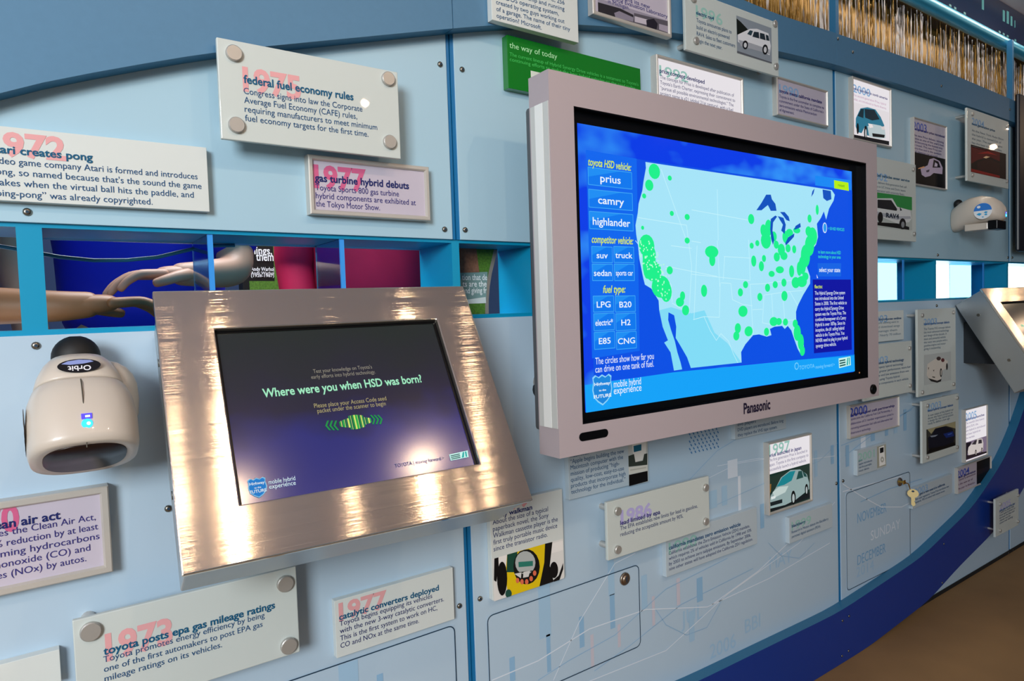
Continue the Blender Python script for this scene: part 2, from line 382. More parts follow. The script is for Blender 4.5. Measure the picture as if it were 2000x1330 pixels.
# key hanging in the lock of the right door
F = wallf(0.012); u, v = F.uv((1757, 941)); uk, vk = F.uv((1771, 965))
BR = M('key_brass', '#d8b25a', 0.25, metal=1.0)
t = thing('key', 'small brass key hanging from a ring at the lock of the right hand access door', 'key', (u, -0.012, v))
mb = MB(); mb.tube([W0.pt(u, v, 0.007), W0.pt(u+.004, v, 0.022)], .0035, BR); mb.fbox(W0, u-.002, u+.012, v-.006, v+.006, .022, .0245, BR); mb.build('lock_key', t, bevel=.0008)
mb = MB(); mb.tube([F.pt(u+.010+(uk-u-.01)*k/10, v+(vk+.016-v)*(k/10)**1.5-.003*math.sin(k*.9), .012) for k in range(11)], .0016, BR); mb.build('chain', t)
Fk = Frame((uk, -0.03, vk), (.5, -.866, 0), (0, 0, 1)); uk_, vk_ = uk, vk; uk = vk = 0.0
BRK_ = M('key_pale_brass', '#f0dca0', 0.4, metal=0.6)
mb = MB(); mb.prism(Fk, [(uk+.0155*math.cos(a), vk+.006+.0135*math.sin(a)) for a in [k*math.pi/10 for k in range(-4, 15)]] + [(uk-.005, vk-.028), (uk, vk-.034), (uk+.006, vk-.030), (uk+.006, vk-.022), (uk+.003, vk-.019), (uk+.006, vk-.014)], 0, .0022, BRK_)
mb.ell(Fk, uk, vk+.013, .004, .003, .0024, GAPK, 12); mb.build('hanging_key', t)

# dark monitor at the right edge, beads and gold wall above the fascia
BLACK = M('gloss_black', '#040508', 0.3, spec=0.2)
mb = MB(); mb.box((2.985, -0.047, 1.16), (4.2, -0.033, 1.74), M('monitor_back', '#0a0f1c', 0.4)); t = mb.build('wall_monitor', bevel=0.008)
tag(t, 'dark monitor cut off by the right edge of the picture, below the fascia end', 'monitor')
YB = 0.30
GOLD = M('gold_curtain_wall', '#a07828', 0.38, var=0.55, scale=1.0, stretch=(260, 260, 6), bump=0.6, metal=0.35)
mb = MB(); mb.box((0.8, YB, 1.60), (4.6, YB+0.04, 2.14), GOLD); tag(mb.build('gold_backdrop'), 'gold grained backdrop behind the hanging bead strands', 'backdrop')
mb = MB(); mb.box((0.8, YB+.15, 1.3), (4.6, YB+0.2, 2.6), M('void_black', '#06060a', 0.9)); struct(mb.build('wall_above'))
BEAD = M('bead_glass', '#dcd4d4', 0.12, coat=0.6, spec=0.8); BEADG = M('bead_gold', '#c39a52', 0.2, metal=0.6)
yr = 0.15
pa, pb = Frame((0, yr, 0)).uv((1790, 3)), Frame((0, yr, 0)).uv((2000, 103))
zr = (pa[1]+pb[1])/2
mb = MB()
for i in range(620):
    right = i > 200
    x = random.uniform(1.98, 4.2) if right else random.uniform(1.15, 1.98)
    y = random.uniform(0.15, 0.24); top = zr-.03; bot = 1.62
    rr = random.uniform(0.0006, 0.0018); mt = (BEAD if random.random() < .62 else BEADG) if right else (BEAD if random.random() < .12 else BEADG)
    z0_ = random.uniform(1.62, 1.86) if random.random() < .5 else 1.62
    pts = []; n = 26; x_ = x
    for k in range(n):
        x_ += random.uniform(-.0018, .0018); pts.append((x_, y, z0_*0+bot+(top-bot)*k/(n-1)))
    mb.tube(pts, rr, mt, n=4, cap=False, radii=[rr*random.choice((.15, .4, .8, 1.1, 1.5, 1.9)) for _ in range(n)])
tag(mb.build('bead_curtain'), 'hanging glass bead strands in front of the gold backdrop above the fascia', 'curtain', kind='stuff')
TR = MB(); TR.tube([(0.8, yr, zr), (4.6, yr, zr)], 0.026, M('rail_blue_metal', '#3fa4c8', 0.3, metal=0.3, spec=0.5), n=14)
tag(TR.build('curtain_rail'), 'light blue rail from which the bead curtain hangs', 'rail')
for p, lab in (((1629, 40), 'thin blue post between the gold backdrop bays'), ((1973, 145), 'dark blue post at the far end of the bead curtain')):
    u, v = Frame((0, .12, 0)).uv(p); mb = MB(); mb.box((u-.009, .11, 1.6), (u+.009, .13, zr), M('post_blue', '#2c6f9e', 0.35, metal=0.2))
    tag(mb.build('curtain_post'), lab, 'post', 'posts of the bead curtain')
mb = MB(); mb.box((0.8, 0.2, zr+0.045), (4.6, 0.29, 2.298), M('truss_navy', '#101c3c', 0.12, coat=0.6)); t = mb.build('truss_panel', bevel=.003)
tag(t, 'glossy navy truss panel between curtain rail and ceiling', 'panel')
Ft = Frame((0, 0.2, 0)); TL_ = M('reflection_teal', '#6fb8b4', 0.3, emit=0.55)  # bead reflections in the glossy panel, put in as glowing teal bars
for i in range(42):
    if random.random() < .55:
        mb = MB(); x = 1.9+i*.045; mb.rect(Ft, x, x+random.uniform(.008, .024), zr+.145, zr+random.uniform(.175, .20), .001, TL_); mb.build('bead_reflection', t)
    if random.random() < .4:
        mb = MB(); x = 1.9+i*.045; mb.rect(Ft, x, x+.02, zr+.085, zr+.094, .001, TL_); mb.build('bead_reflection', t)

mb = MB(); mb.box((1.9, -0.003, 0), (4.25, 0.002, 0.012), M('base_shadow_gap', '#0a0c10', 0.7)); struct(mb.build('base_shadow_strip'))  # shade along the foot of the wall, put in as a black strip

# ------------------------------------------------------------------ television
DT = 0.832; FT = Frame((0, -1+DT, 0))
TVG = M('television_silver_grey', '#b3a6aa', 0.42, var=0.02, scale=6)
TVS = M('television_silver_side', '#c9cac6', 0.35)
tv = thing('wall_television', 'large silver flat television showing a map, mounted on the blue wall', 'television', (1.18, -0.12, 1.0))
x0 = (FT.uv((1070.7,131))[0]+FT.uv((1093,899.7))[0])/2; x1 = (FT.uv((1711,284))[0]+FT.uv((1718,770))[0])/2
zt = (FT.uv((1070.7,131))[1]+FT.uv((1711,284))[1])/2; zb = (FT.uv((1093,899.7))[1]+FT.uv((1718,770))[1])/2
ox0 = (FT.uv((1119.4,203))[0]+FT.uv((1139,831))[0])/2; ox1 = (FT.uv((1690,320.7))[0]+FT.uv((1698,735.6))[0])/2
ozt = (FT.uv((1119.4,203))[1]+FT.uv((1690,320.7))[1])/2; ozb = (FT.uv((1139,831))[1]+FT.uv((1698,735.6))[1])/2
mb = MB()
zs0 = FT.uv((1075, 196))[1]; zs1 = FT.uv((1092, 838))[1]
for (a, b, c, d, mm) in ((x0, x1, ozt, zt, TVG), (x0, x1, zb, ozb, TVG), (x0, ox0, ozb, ozt, TVG), (ox1, x1, ozb, ozt, TVG)):
    mb.fbox(FT, a, b, c, d, -0.052, 0, mm)
mb.build('front_bezel', tv)
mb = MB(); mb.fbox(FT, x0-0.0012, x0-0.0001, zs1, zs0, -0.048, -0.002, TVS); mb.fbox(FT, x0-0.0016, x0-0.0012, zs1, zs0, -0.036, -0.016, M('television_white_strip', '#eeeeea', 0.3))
mb.build('side_trim', tv)
mb = MB(); mb.fbox(FT, x0+.03, x1-.03, zb+.03, zt-.03, -0.105, -0.0521, M('television_back', '#55585c', 0.5)); mb.build('rear_housing', tv, bevel=.006)
mb = MB(); mb.box((1.0, -1+DT+.105, .85), (1.4, 0, 1.15), DARKST); mb.build('wall_mount', tv)
LCD = Frame((0, -1+DT+0.013, 0))
lx0 = (LCD.uv((1126.3,237.4))[0]+LCD.uv((1144.3,806.7))[0])/2; lx1 = (LCD.uv((1661.4,336.5))[0]+LCD.uv((1669.3,725))[0])/2
lzt = (LCD.uv((1126.3,237.4))[1]+LCD.uv((1661.4,336.5))[1])/2; lzb = (LCD.uv((1144.3,806.7))[1]+LCD.uv((1669.3,725))[1])/2
mb = MB()
for (a, b, c, d) in ((ox0, ox1, lzt, ozt), (ox0, ox1, ozb, lzb), (ox0, lx0, lzb, lzt), (lx1, ox1, lzb, lzt)):
    mb.fbox(LCD, a+.0003, b-.0003, c+(.0003 if c == ozb else 0), d-(.0003 if d == ozt else 0), -0.002, 0.0, BLACK)
for (a, b, c, d) in ((ox1-.002, ox1-.0001, ozb, ozt), (ox0+.0001, ox0+.002, ozb, ozt), (ox0, ox1, ozt-.002, ozt-.0001), (ox0, ox1, ozb+.0001, ozb+.002)):
    mb.fbox(LCD, a, b, c, d, 0.0, 0.0125, BLACK)
mb.build('inner_black_frame', tv)
mb = MB(); u0, v0 = FT.uv((1131, 855)); u1, v1 = FT.uv((1187, 843)); vv = FT.uv((1159, 849.5))[1]
mb.prism(FT, [(u0+.007+.007*math.cos(a), vv+.007*math.sin(a)) for a in [math.pi/2+k*math.pi/6 for k in range(7)]]+[(u1-.007+.007*math.cos(a), vv+.007*math.sin(a)) for a in [-math.pi/2+k*math.pi/6 for k in range(7)]], -.004, .0012, BLACK)
mb.build('sensor_window', tv)
mb = MB(); u, v = FT.uv((1133.5, 861)); mb.text(FT, 'POWER', u, v, .010, .0006, ink('#7c7074'), width=.045); mb.build('small_lettering', tv)
mb = MB(); u, v = FT.uv((1452, 808)); u2, _ = FT.uv((1504, 798)); mb.text(FT, 'Panasonic', u, v, .030, .0008, ink('#241c34'), width=u2-u, bold=.03); mb.build('maker_lettering', tv)
u, v = FT.uv((1704, 760)); mb = MB(); mb.loft([[FT.pt(u+r*math.cos(k*math.pi/8), v+r*math.sin(k*math.pi/8), h) for k in range(16)] for r, h in ((.012, 0), (.012, .004), (.009, .006), (.008, .003))], BLACK); mb.build('power_button', tv)
u, v = FT.uv((1678, 730)); mb = MB(); mb.ell(LCD, u*1.0156, v, .002, .002, .001, ink('#e0905a', .9)); mb.build('power_light', tv)

# picture on the screen: every element is a flat lit shape on the panel
scr_e = 1.0; MB.tall = 0.70
OCEAN = M('screen_ocean', '#0a3fe0', 0.12, emit=1.0, spec=0.4)
nt = OCEAN.node_tree; b = nt.nodes['Principled BSDF']
tc = nt.nodes.new('ShaderNodeTexCoord'); mp = nt.nodes.new('ShaderNodeMapping'); mp.inputs['Scale'].default_value = (5, 5, 9); nz = nt.nodes.new('ShaderNodeTexNoise'); nz.inputs['Detail'].default_value = 3
nz.inputs['Scale'].default_value = 1.0
rp = nt.nodes.new('ShaderNodeValToRGB'); rp.color_ramp.elements[0].position = .52; rp.color_ramp.elements[0].color = lin('#053ce6'); rp.color_ramp.elements[1].position = .72; rp.color_ramp.elements[1].color = lin('#3aa8ff')
nt.links.new(tc.outputs['Object'], mp.inputs[0]); nt.links.new(mp.outputs[0], nz.inputs['Vector']); nt.links.new(nz.outputs['Fac'], rp.inputs[0]); nt.links.new(rp.outputs[0], b.inputs['Emission Color'])
def E(h): return ink(h, 1.0)
def Q(*pts): return [LCD.uv(p) for p in pts]
mb = MB(); mb.fbox(LCD, lx0, lx1, lzb, lzt, -.004, .0002, OCEAN)
scr = mb.build('screen', tv)
mb = MB(); H1 = .0004
sea = Q((1145,293),(1252,312),(1592,362),(1664,372),(1668,694),(1448,712),(1316,727),(1160,748))
mb.poly(LCD, sea, H1, E('#0650e4'))
mb.poly(LCD, Q((1144.3,806),(1142,752),(1316,727),(1668.4,692),(1669.3,725)), H1, E('#12a2f8'))
mb.poly(LCD, Q((1592,343),(1661,352),(1661.5,385),(1592,362)), H1*.9, E('#1488f4'))
mb.poly(LCD, Q((1144,293),(1243,310),(1249,685),(1156,700)), H1*1.3, E('#0a66ee'))
land = Q((1260,316.5),(1261,328),(1256,356),(1254,372),(1246.6,398),(1245,416),(1240.6,440),(1242,458),(1245.6,480),(1248,505),(1255.7,543),(1259,556),(1271.5,563.6),(1285.7,587),(1287,606),(1293.6,638),(1304,664.7),(1296.7,669),(1309,688),(1317,701),(1315.7,723.7),
         (1350,718.5),(1447.7,708),(1446.8,687.5),(1455,672.5),(1470.3,654.5),(1482,653),(1497,657.5),(1506,654.5),(1503,642.4),(1512,638),(1527,636.4),(1532,642.4),(1538,636.4),(1545,645.4),(1550,660.5),(1557.5,681.5),(1565,695),(1569.5,687.5),(1569,666.5),(1560.5,645.4),(1554.5,627.4),(1554,609),(1557.5,597),(1568,576),(1581.5,553.7),(1581.5,540),(1575.5,522),(1578.5,501),(1584.5,489),(1593,478),(1597,463),(1594.8,437),(1602.7,425.6),(1608.4,413),(1613,429),(1618.5,407.6),(1627.5,391.8),(1629.8,380.5),(1624,371.5),(1590,366))
mb.poly(LCD, land, H1*2, M('screen_land', '#a6e4f8', 0.12, emit=1.0))
mb.poly(LCD, Q((1287,606),(1310,600),(1350,612),(1375,606),(1395,650),(1420,670),(1447.7,708),(1350,718.5),(1315.7,723.7),(1309,688),(1296.7,669),(1304,664.7),(1293.6,638)), H1*2.2, E('#82dcf6'))
SEA = E('#0650e4'); LAKE = E('#0e52be')
mb.poly(LCD, Q((1304.6,610),(1315.7,615.7),(1319.8,637.8),(1318.8,660),(1328.3,675.7),(1341,697.8),(1348.8,719.8),(1331.5,721.9),(1328,707),(1322,688),(1317,666),(1309.4,644),(1304,625)), H1*3, SEA)
def C2(*p): return Q(*[(1350+x/4.432, 200+y/4.432) for x, y in p])
for pl in (((555,935),(600,870),(640,800),(680,800),(690,840),(720,880),(730,940),(680,940),(655,890),(630,910),(600,935)), ((680,1010),(720,980),(735,990),(700,1040),(695,1110),(710,1190),(700,1235),(685,1190),(675,1100)),
           ((740,985),(790,1000),(810,1060),(800,1140),(770,1110),(785,1060),(760,1020)), ((760,950),(800,950),(835,990),(845,1030),(815,1020),(790,985)), ((805,1220),(830,1170),(885,1135),(880,1165),(830,1220),(810,1240)), ((880,1105),(895,1070),(935,1045),(940,1080),(910,1095)),
           ((1128,755),(1200,768),(1205,840),(1165,855),(1135,830)), ((1030,820),(1040,770),(1060,745),(1050,790))):
    mb.poly(LCD, C2(*pl), H1*6, LAKE)
mb.build('map', scr)
mb = MB(); STL = E('#c4f2fb')
def C4(*p): return Q(*[(1350+x/3.326, 450+y/3.326) for x, y in p])
for l in (((80,560),(120,650),(160,715),(190,670),(240,720),(270,800),(300,860)), ((10,580),(80,560),(180,565),(185,340)), ((0,285),(380,325)), ((190,340),(255,345),(265,450),(330,480),(395,490)), ((380,350),(400,680)), ((395,515),(460,512)), ((380,350),(500,345)), ((470,420),(610,400),(720,390)), ((500,340),(650,325)), ((520,415),(530,590)), ((590,405),(605,580)), ((640,400),(690,490)), ((525,590),(680,580)), ((210,170),(380,180)), ((205,320),(215,170)), ((370,60),(380,325)), ((35,100),(15,580)), ((470,420),(460,600),(510,610)), ((0,70),(60,80))):
    mb.line(LCD, C4(*l), .0012, H1*3, STL)
for l in (((1240,470),(1310,556)), ((1290,330),(1340,470)), ((1310,480),(1350,485)), ((1245,425),(1340,440)), ((1340,440),(1350,520),(1345,612)), ((1310,556),(1312,590)), ((1312,592),(1345,612)), ((1400,470),(1405,560)), ((1400,370),(1402,470)), ((1350,410),(1460,430)), ((1300,520),(1400,540))):
    mb.line(LCD, Q(*l), .0012, H1*3, STL)
mb.build('state_lines', scr)
mb = MB(); GR = E('#1cf08c')
for x, y, a, b_ in ((1277,335,11,15),(1267,362,8,11),(1307,348,4,5),(1257,383,4,5),(1311,417,4,5),(1341,424,5,6),(1341,470,5,6),(1254,445,3,4),(1262,480,15,22),(1267,500,13,25),(1275,530,16,20),(1290,560,18,22),(1300,570,11,20),(1262,515,8,30),(1307,528,6,8),(1389,492,13,12),(1390,508,6,12),(1374,568,6,12),(1327,590,8,9),(1332,578,5,9),(1338,606,7,10),
                    (1466,428,6,10),(1450,608,9,11),(1440,641,6,10),(1461,647,8,10),(1437,656,6,9),(1445,571,5,8),(1455,556,5,7),(1483,580,5,8),(1495,470,10,16),(1500,445,7,16),(1490,450,6,12),(1510,462,6,10),(1478,475,4,6),(1467,480,4,6),(1471,510,5,11),(1486,520,5,10),(1491,505,4,7),(1515,478,5,8),(1525,488,7,12),(1516,502,6,9),(1530,500,7,8),(1522,527,8,7),(1538,485,5,8),(1550,487,4,8),(1533,463,6,12),(1541,455,7,8),(1555,450,7,6),(1545,530,5,12),(1498,562,5,8),(1513,556,5,7),(1530,552,5,8),(1531,578,6,10),(1553,552,8,11),(1565,550,10,11),(1572,540,6,8),(1510,628,8,9),(1520,628,6,7),(1533,629,5,7),(1552,632,5,8),(1556,650,7,16),(1563,668,6,16),(1566,685,5,10),(1496,648,5,8),
                    (1586,462,9,18),(1580,480,9,20),(1572,500,9,22),(1566,518,7,18),(1578,452,6,10),(1560,525,5,14),(1595,410,3,10),(1580,427,4,8),(1506,535,6,6)):
    u, v = LCD.uv((x, y)); ua, _ = LCD.uv((x+a, y)); _, vb = LCD.uv((x, y-b_))
    if (x, y) == (1389, 492): pass
    mb.ell(LCD, u, v, ua-u, vb-v, H1*(3.4+.01*(x % 7)), GR, 16)
DOT = E('#b8ffd8')
for k in range(150):
    x = random.uniform(1248, 1308); y = 462+random.uniform(0, 125)
    if abs(y-(470+(x-1250)*1.75)) < 38: mb.ell(LCD, *LCD.uv((x, y)), .0016, .0016, H1*4, DOT, 6)
mb.build('range_circles', scr)
mb = MB(); BT = E('#0a78ee'); BO = E('#3fa8f4'); TXW = E('#e8f4ff'); TXY = E('#d8f030'); TXG = E('#3cf0b0')
def button(x0_, y0_, x1_, y1_, t, ts):
    mb = MB()
    a = LCD.uv((x0_, (y0_+y1_)/2)); c = LCD.uv((x1_, (y0_+y1_)/2)); tp = LCD.uv(((x0_+x1_)/2, y0_))[1]; bo = LCD.uv(((x0_+x1_)/2, y1_))[1]
    mb.rect(LCD, a[0], c[0], bo, tp, H1*2, BT); mb.poly(LCD, [(a[0], tp), (a[0], bo+(tp-bo)*.45), (a[0]+(c[0]-a[0])*.75, tp)], H1*2.4, E('#1c8ef4'))
    mb.outline(LCD, a[0], c[0], bo, tp, .0012, H1*2.8, BO)
    mb.text(LCD, t, (a[0]+c[0])/2, (tp+bo)/2-.0075*ts, .026*ts, H1*3, TXW, align='c', width=min((c[0]-a[0])*.86, .026*ts*.95*(glyphs(t, .012, 0.0)[3]-glyphs(t, .012, 0.0)[2])), bold=.012)
    mb.build('menu_button', scr)
for (y0_, y1_, t) in ((332,365,'prius'),(374,408,'camry'),(416,449,'highlander')): button(1148+(y0_-332)*.03, y0_, 1233+(y0_-332)*.03, y1_, t, 1.0)
for (y0_, y1_, l, r) in ((482,513,'suv','truck'),(516,548,'sedan','sports car'),(578,609,'LPG','B20'),(612,645,'electric*','H2'),(648,681,'E85','CNG')):
    dx = (y0_-482)*.03; button(1155+dx, y0_, 1195+dx, y1_, l, .8); button(1198+dx, y0_, 1237+dx, y1_, r, .8 if len(r) < 7 else .72)
mb = MB()
for p, q, t in (((1148,323),(1232,330),'toyota HSD vehicle:'),((1155,474),(1236,475),'competitor vehicle:'),((1177,572),(1221,570),'fuel type:')):
    u, v = LCD.uv(p); u2, _ = LCD.uv(q); mb.text(LCD, t, u, v, .026, H1*3, TXY, width=u2-u, shear=.25, bold=.012)
for p, q, t in (((1162,712),(1276,695),'The circles show how far you'),((1162,728),(1276,714),'can drive on one tank of fuel.')):
    u, v = LCD.uv(p); u2, _ = LCD.uv(q); mb.text(LCD, t, u, v, .024, H1*3, TXW, width=u2-u)
mb.build('menu_captions', scr); mb = MB()
mb.poly(LCD, Q((1628,352),(1656,357),(1657,373),(1628.5,368)), H1*3, E('#b4ee10')); u, v = LCD.uv((1642, 365)); mb.text(LCD, 'reset', u, v, .014, H1*4, E('#2c8020'), align='c')
mb.build('reset_button', scr); mb = MB()
u, v = LCD.uv((1610, 445)); mb.ell(LCD, u, v, .009, .012, H1*3, TXW, 16); mb.ell(LCD, u, v, .007, .010, H1*3.4, E('#2c9cf0'), 16)
u, v = LCD.uv((1617, 449)); u2, _ = LCD.uv((1648, 449)); mb.text(LCD, '= 50 HSD VEHICLES', u, v, .014, H1*3, TXG, width=u2-u)
mb.build('map_legend', scr); mb = MB()
for p, t in (((1597,495),'to learn more about HSD'),((1597,504),'technology in your area')):
    u, v = LCD.uv(p); u2, _ = LCD.uv((1641, p[1])); mb.text(LCD, t, u, v, .016, H1*3, TXG, width=u2-u)
mb.poly(LCD, Q((1596,514),(1642,514),(1642,540),(1597,540)), H1*2.6, E('#1464e4')); u, v = LCD.uv((1599, 531)); u2, _ = LCD.uv((1640, 530)); mb.text(LCD, 'select your state', u, v, .021, H1*3, TXW, width=u2-u, bold=.012)
mb.build('state_selector', scr); mb = MB()
mb.poly(LCD, Q((1586.5,546),(1661,546),(1663,683),(1589,690)), H1*2.4, E('#0a12a0'))
u, v = LCD.uv((1590, 563)); mb.text(LCD, 'facts:', u, v, .016, H1*3, TXY, bold=.015)
fl = ['The Hybrid Synergy Drive system', 'was introduced into the United', 'States in 2000. The first vehicle to', 'carry the Hybrid Synergy Drive', 'system was the Toyota Prius. The', 'combined horsepower of a Camry', 'Hybrid is over 187hp. Since its', 'inception, the #1 selling hybrid', 'vehicle is the Toyota Prius. You', 'NEVER need to plug in your hybrid', 'synergy drive vehicle.']
fw = [59, 56, 62, 56, 60, 60, 58, 56, 56, 62, 40]
for i, t in enumerate(fl):
    p = (1590.5+i*.2, 576+i*10.3); u, v = LCD.uv(p); u2, _ = LCD.uv((p[0]+fw[i], p[1])); mb.text(LCD, t, u, v, .017, H1*3, TXW, width=u2-u)
mb.build('facts_box', scr); mb = MB()
u, v = LCD.uv((1560, 722)); u2, _ = LCD.uv((1590, 720)); mb.text(LCD, 'TOYOTA', u, v, .018, H1*3, E('#7cd4ff'), width=u2-u)
u, v = LCD.uv((1592, 720)); u2, _ = LCD.uv((1629, 713)); mb.text(LCD, 'moving forward >', u, v, .016, H1*3, E('#7cd4ff'), width=u2-u)
u, v = LCD.uv((1557, 720)); mb.ell(LCD, u-.004, v+.006, .008, .008, H1*3, E('#7cd4ff')); mb.ell(LCD, u-.004, v+.006, .006, .006, H1*3.4, E('#12a2f8'))
def logo_badge(mb, F, a, b, c, d, h, e):    # four corner points of the little dealer badge
    bw = lambda s, t: tuple((1-t)*((1-s)*a[i]+s*b[i])+t*((1-s)*d[i]+s*c[i]) for i in (0, 1))
    mb.poly(F, [a, b, c, d], h, ink('#c8f4ec', e))
    for k in range(3): mb.poly(F, [bw(.05, .2+k*.26), bw(.55, .2+k*.26), bw(.55, .34+k*.26), bw(.05, .34+k*.26)], h+.0002, ink('#16504e', e))
    mb.poly(F, [bw(.62, .9), bw(.72, .1), bw(.8, .1), bw(.74, .9)], h+.0002, ink('#1aa7a2', e)); mb.poly(F, [bw(.84, .9), bw(.84, .1), bw(.92, .1), bw(.92, .9)], h+.0002, ink('#1aa7a2', e))
logo_badge(mb, LCD, *Q((1637,700),(1660,696),(1661,713),(1638,719)), H1*3, 1.0)
def shield(mb, F, cu, cv, s, h, e):
    top = [(-.5, .42), (-.36, .5), (-.18, .42), (0, .5), (.18, .42), (.36, .5), (.5, .42)]
    out = top + [(.47, .25), (.52, 0), (.45, -.25), (.25, -.42), (0, -.55), (-.25, -.42), (-.45, -.25), (-.52, 0), (-.47, .25)]
    mb.poly(F, [(cu+x*s, cv+y*s*1.15) for x, y in out], h, ink('#8cd4fa', e)); mb.poly(F, [(cu+x*s*.9, cv+y*s*1.15*.9) for x, y in out], h+.0002, ink('#1a86dc', e))
    for t, dy, k in (('Highway', .14, .24), ('to the', -.06, .15), ('FUTURE', -.28, .26)): mb.text(F, t, cu, cv+dy*s*1.15, k*s, h+.0005, ink('#eefaff', e), align='c', bold=.02)
mb.build('sponsor_line', scr); mb = MB(); u, v = LCD.uv((1175.5, 760)); shield(mb, LCD, u, v, .044, H1*3, 1.0)
mb.build('road_shield_logo', scr); mb = MB()
for p, q, t in (((1198,757),(1251,745),'mobile hybrid'),((1198,770),(1252,760),'experience')):
    u, v = LCD.uv(p); u2, _ = LCD.uv(q); mb.text(LCD, t, u, v, .026, H1*3, TXW, width=u2-u)
mb.build('tour_name', scr); mb = MB()
mb.prism(LCD, Q((1594,536),(1596.5,543),(1595,543.5)), H1*3, H1*3.5, TXW)
mb.build('mouse_pointer', scr); MB.tall = 1.0
# ------------------------------------------------------------------ touch-screen kiosk on the wall
KO = Vector((0.11533511, -0.085, 1.03859432))
kex = Vector((0.99769676, -0.06754796, 0.0062009)); kdn = Vector((-0.02954051, -0.51496446, -0.85670238))
FK = Frame(KO, kex, -kdn); KW, KH = 0.4222, 0.3426; SX, SY, SW, SH = 0.0632, 0.0569, 0.2983, 0.2237
BRUSH_K = 1.1
BRUSH = M('brushed_steel_face', '#cdc4b8', 0.30, metal=0.93)
nt = BRUSH.node_tree; b = nt.nodes['Principled BSDF']; b.inputs['Anisotropic'].default_value = 0.4
b.inputs['Anisotropic Rotation'].default_value = 0.25
tg = nt.nodes.new('ShaderNodeTangent'); tg.direction_type = 'UV_MAP'; tg.uv_map = 'brush'; nt.links.new(tg.outputs[0], b.inputs['Tangent'])
uvn = nt.nodes.new('ShaderNodeUVMap'); uvn.uv_map = 'brush'; mp = nt.nodes.new('ShaderNodeMapping'); mp.inputs['Scale'].default_value = (.3, 1100, 1); nz = nt.nodes.new('ShaderNodeTexNoise'); nz.inputs['Detail'].default_value = 2.0
nt.links.new(uvn.outputs[0], mp.inputs[0]); nt.links.new(mp.outputs[0], nz.inputs['Vector'])
mr = nt.nodes.new('ShaderNodeMapRange'); mr.inputs[3].default_value = 0.08; mr.inputs[4].default_value = 0.10; nt.links.new(nz.outputs['Fac'], mr.inputs[0]); nt.links.new(mr.outputs[0], b.inputs['Roughness'])
# the brush lines tilt the surface up and down only, so a lamp's reflection is drawn out along the plate
ms = nt.nodes.new('ShaderNodeMath'); ms.operation = 'SUBTRACT'; ms.inputs[1].default_value = 0.5; nt.links.new(nz.outputs['Fac'], ms.inputs[0])
mk = nt.nodes.new('ShaderNodeMath'); mk.operation = 'MULTIPLY'; mk.inputs[1].default_value = BRUSH_K; nt.links.new(ms.outputs[0], mk.inputs[0])
vm = nt.nodes.new('ShaderNodeVectorMath'); vm.operation = 'SCALE'; vm.inputs[0].default_value = tuple(-kdn); nt.links.new(mk.outputs[0], vm.inputs['Scale'])
gn = nt.nodes.new('ShaderNodeNewGeometry'); va = nt.nodes.new('ShaderNodeVectorMath'); va.operation = 'ADD'; nt.links.new(gn.outputs['Normal'], va.inputs[0]); nt.links.new(vm.outputs[0], va.inputs[1])
vn = nt.nodes.new('ShaderNodeVectorMath'); vn.operation = 'NORMALIZE'; nt.links.new(va.outputs[0], vn.inputs[0]); nt.links.new(vn.outputs[0], b.inputs['Normal'])
KSIDE = M('kiosk_side_steel', '#b9bdbd', 0.34, metal=0.85, var=0.03, scale=40)
KTOP = FK
ks = thing('touchscreen_kiosk', 'brushed steel touchscreen kiosk asking where you were, tilted out from the wall at left', 'kiosk', (0.32, 0, 0.70))
mb = MB()
ou = [(0, -KH), (KW, -KH), (KW, 0), (0, 0)]; iu = [(SX, -SY-SH), (SX+SW, -SY-SH), (SX+SW, -SY), (SX, -SY)]
P = [FK.pt(u, v, 0) for u, v in ou+iu] + [FK.pt(u, v, -.008) for u, v in ou+iu]
fs = []
for k in range(4):
    j = (k+1) % 4
    fs += [(k, j, 4+j, 4+k), (k+8, 8+4+k, 8+4+j, 8+j), (k, k+8, j+8, j), (4+k, 4+j, 12+j, 12+k)]
mb.add(P, fs, BRUSH); fp = mb.build('face_plate', ks, bevel=.0016)
uvl = fp.data.uv_layers.new(name='brush')
for lp in fp.data.loops:
    q = fp.data.vertices[lp.vertex_index].co + ks.location - KO; uvl.data[lp.index].uv = (q.dot(kex), q.dot(-kdn))
mb = MB(); mb.fbox(FK, .004, KW-.004, -KH+.004, -.004, -.098, -.008, KSIDE); hs = mb.build('housing', ks, bevel=.002)
for (u_, v_) in ((0.004, -.07), (0.004, -.24), (KW-.004, -.07), (KW-.004, -.24)):
    sgn = -1 if u_ < .1 else 1
    c0 = FK.pt(u_, v_, -.055); mb = MB(); mb.tube([c0, c0+kex*sgn*.002], .005, DARKST, n=12); mb.build('screw', hs)
mb = MB(); c0 = FK.pt(KW/2, -.16, -.098)
mb.box((.20, c0.y-.02, c0.z-.07), (.44, 0, c0.z+.07), M('bracket_dark', '#23282e', 0.5)); mb.build('wall_bracket', ks)
FS_ = Frame(FK.pt(SX, -SY-SH, -.0075), kex, -kdn)
KLCD = M('kiosk_screen_lit', '#101820', 0.15, spec=0.75)
nt = KLCD.node_tree; b = nt.nodes['Principled BSDF']; b.inputs['Base Color'].default_value = (0.012, 0.012, 0.014, 1)
uvn = nt.nodes.new('ShaderNodeUVMap'); uvn.uv_map = 'screen'; sp = nt.nodes.new('ShaderNodeSeparateXYZ'); nt.links.new(uvn.outputs[0], sp.inputs[0])
nz = nt.nodes.new('ShaderNodeTexNoise'); nz.inputs['Scale'].default_value = 4.5; nz.inputs['Detail'].default_value = 2; nt.links.new(uvn.outputs[0], nz.inputs['Vector'])
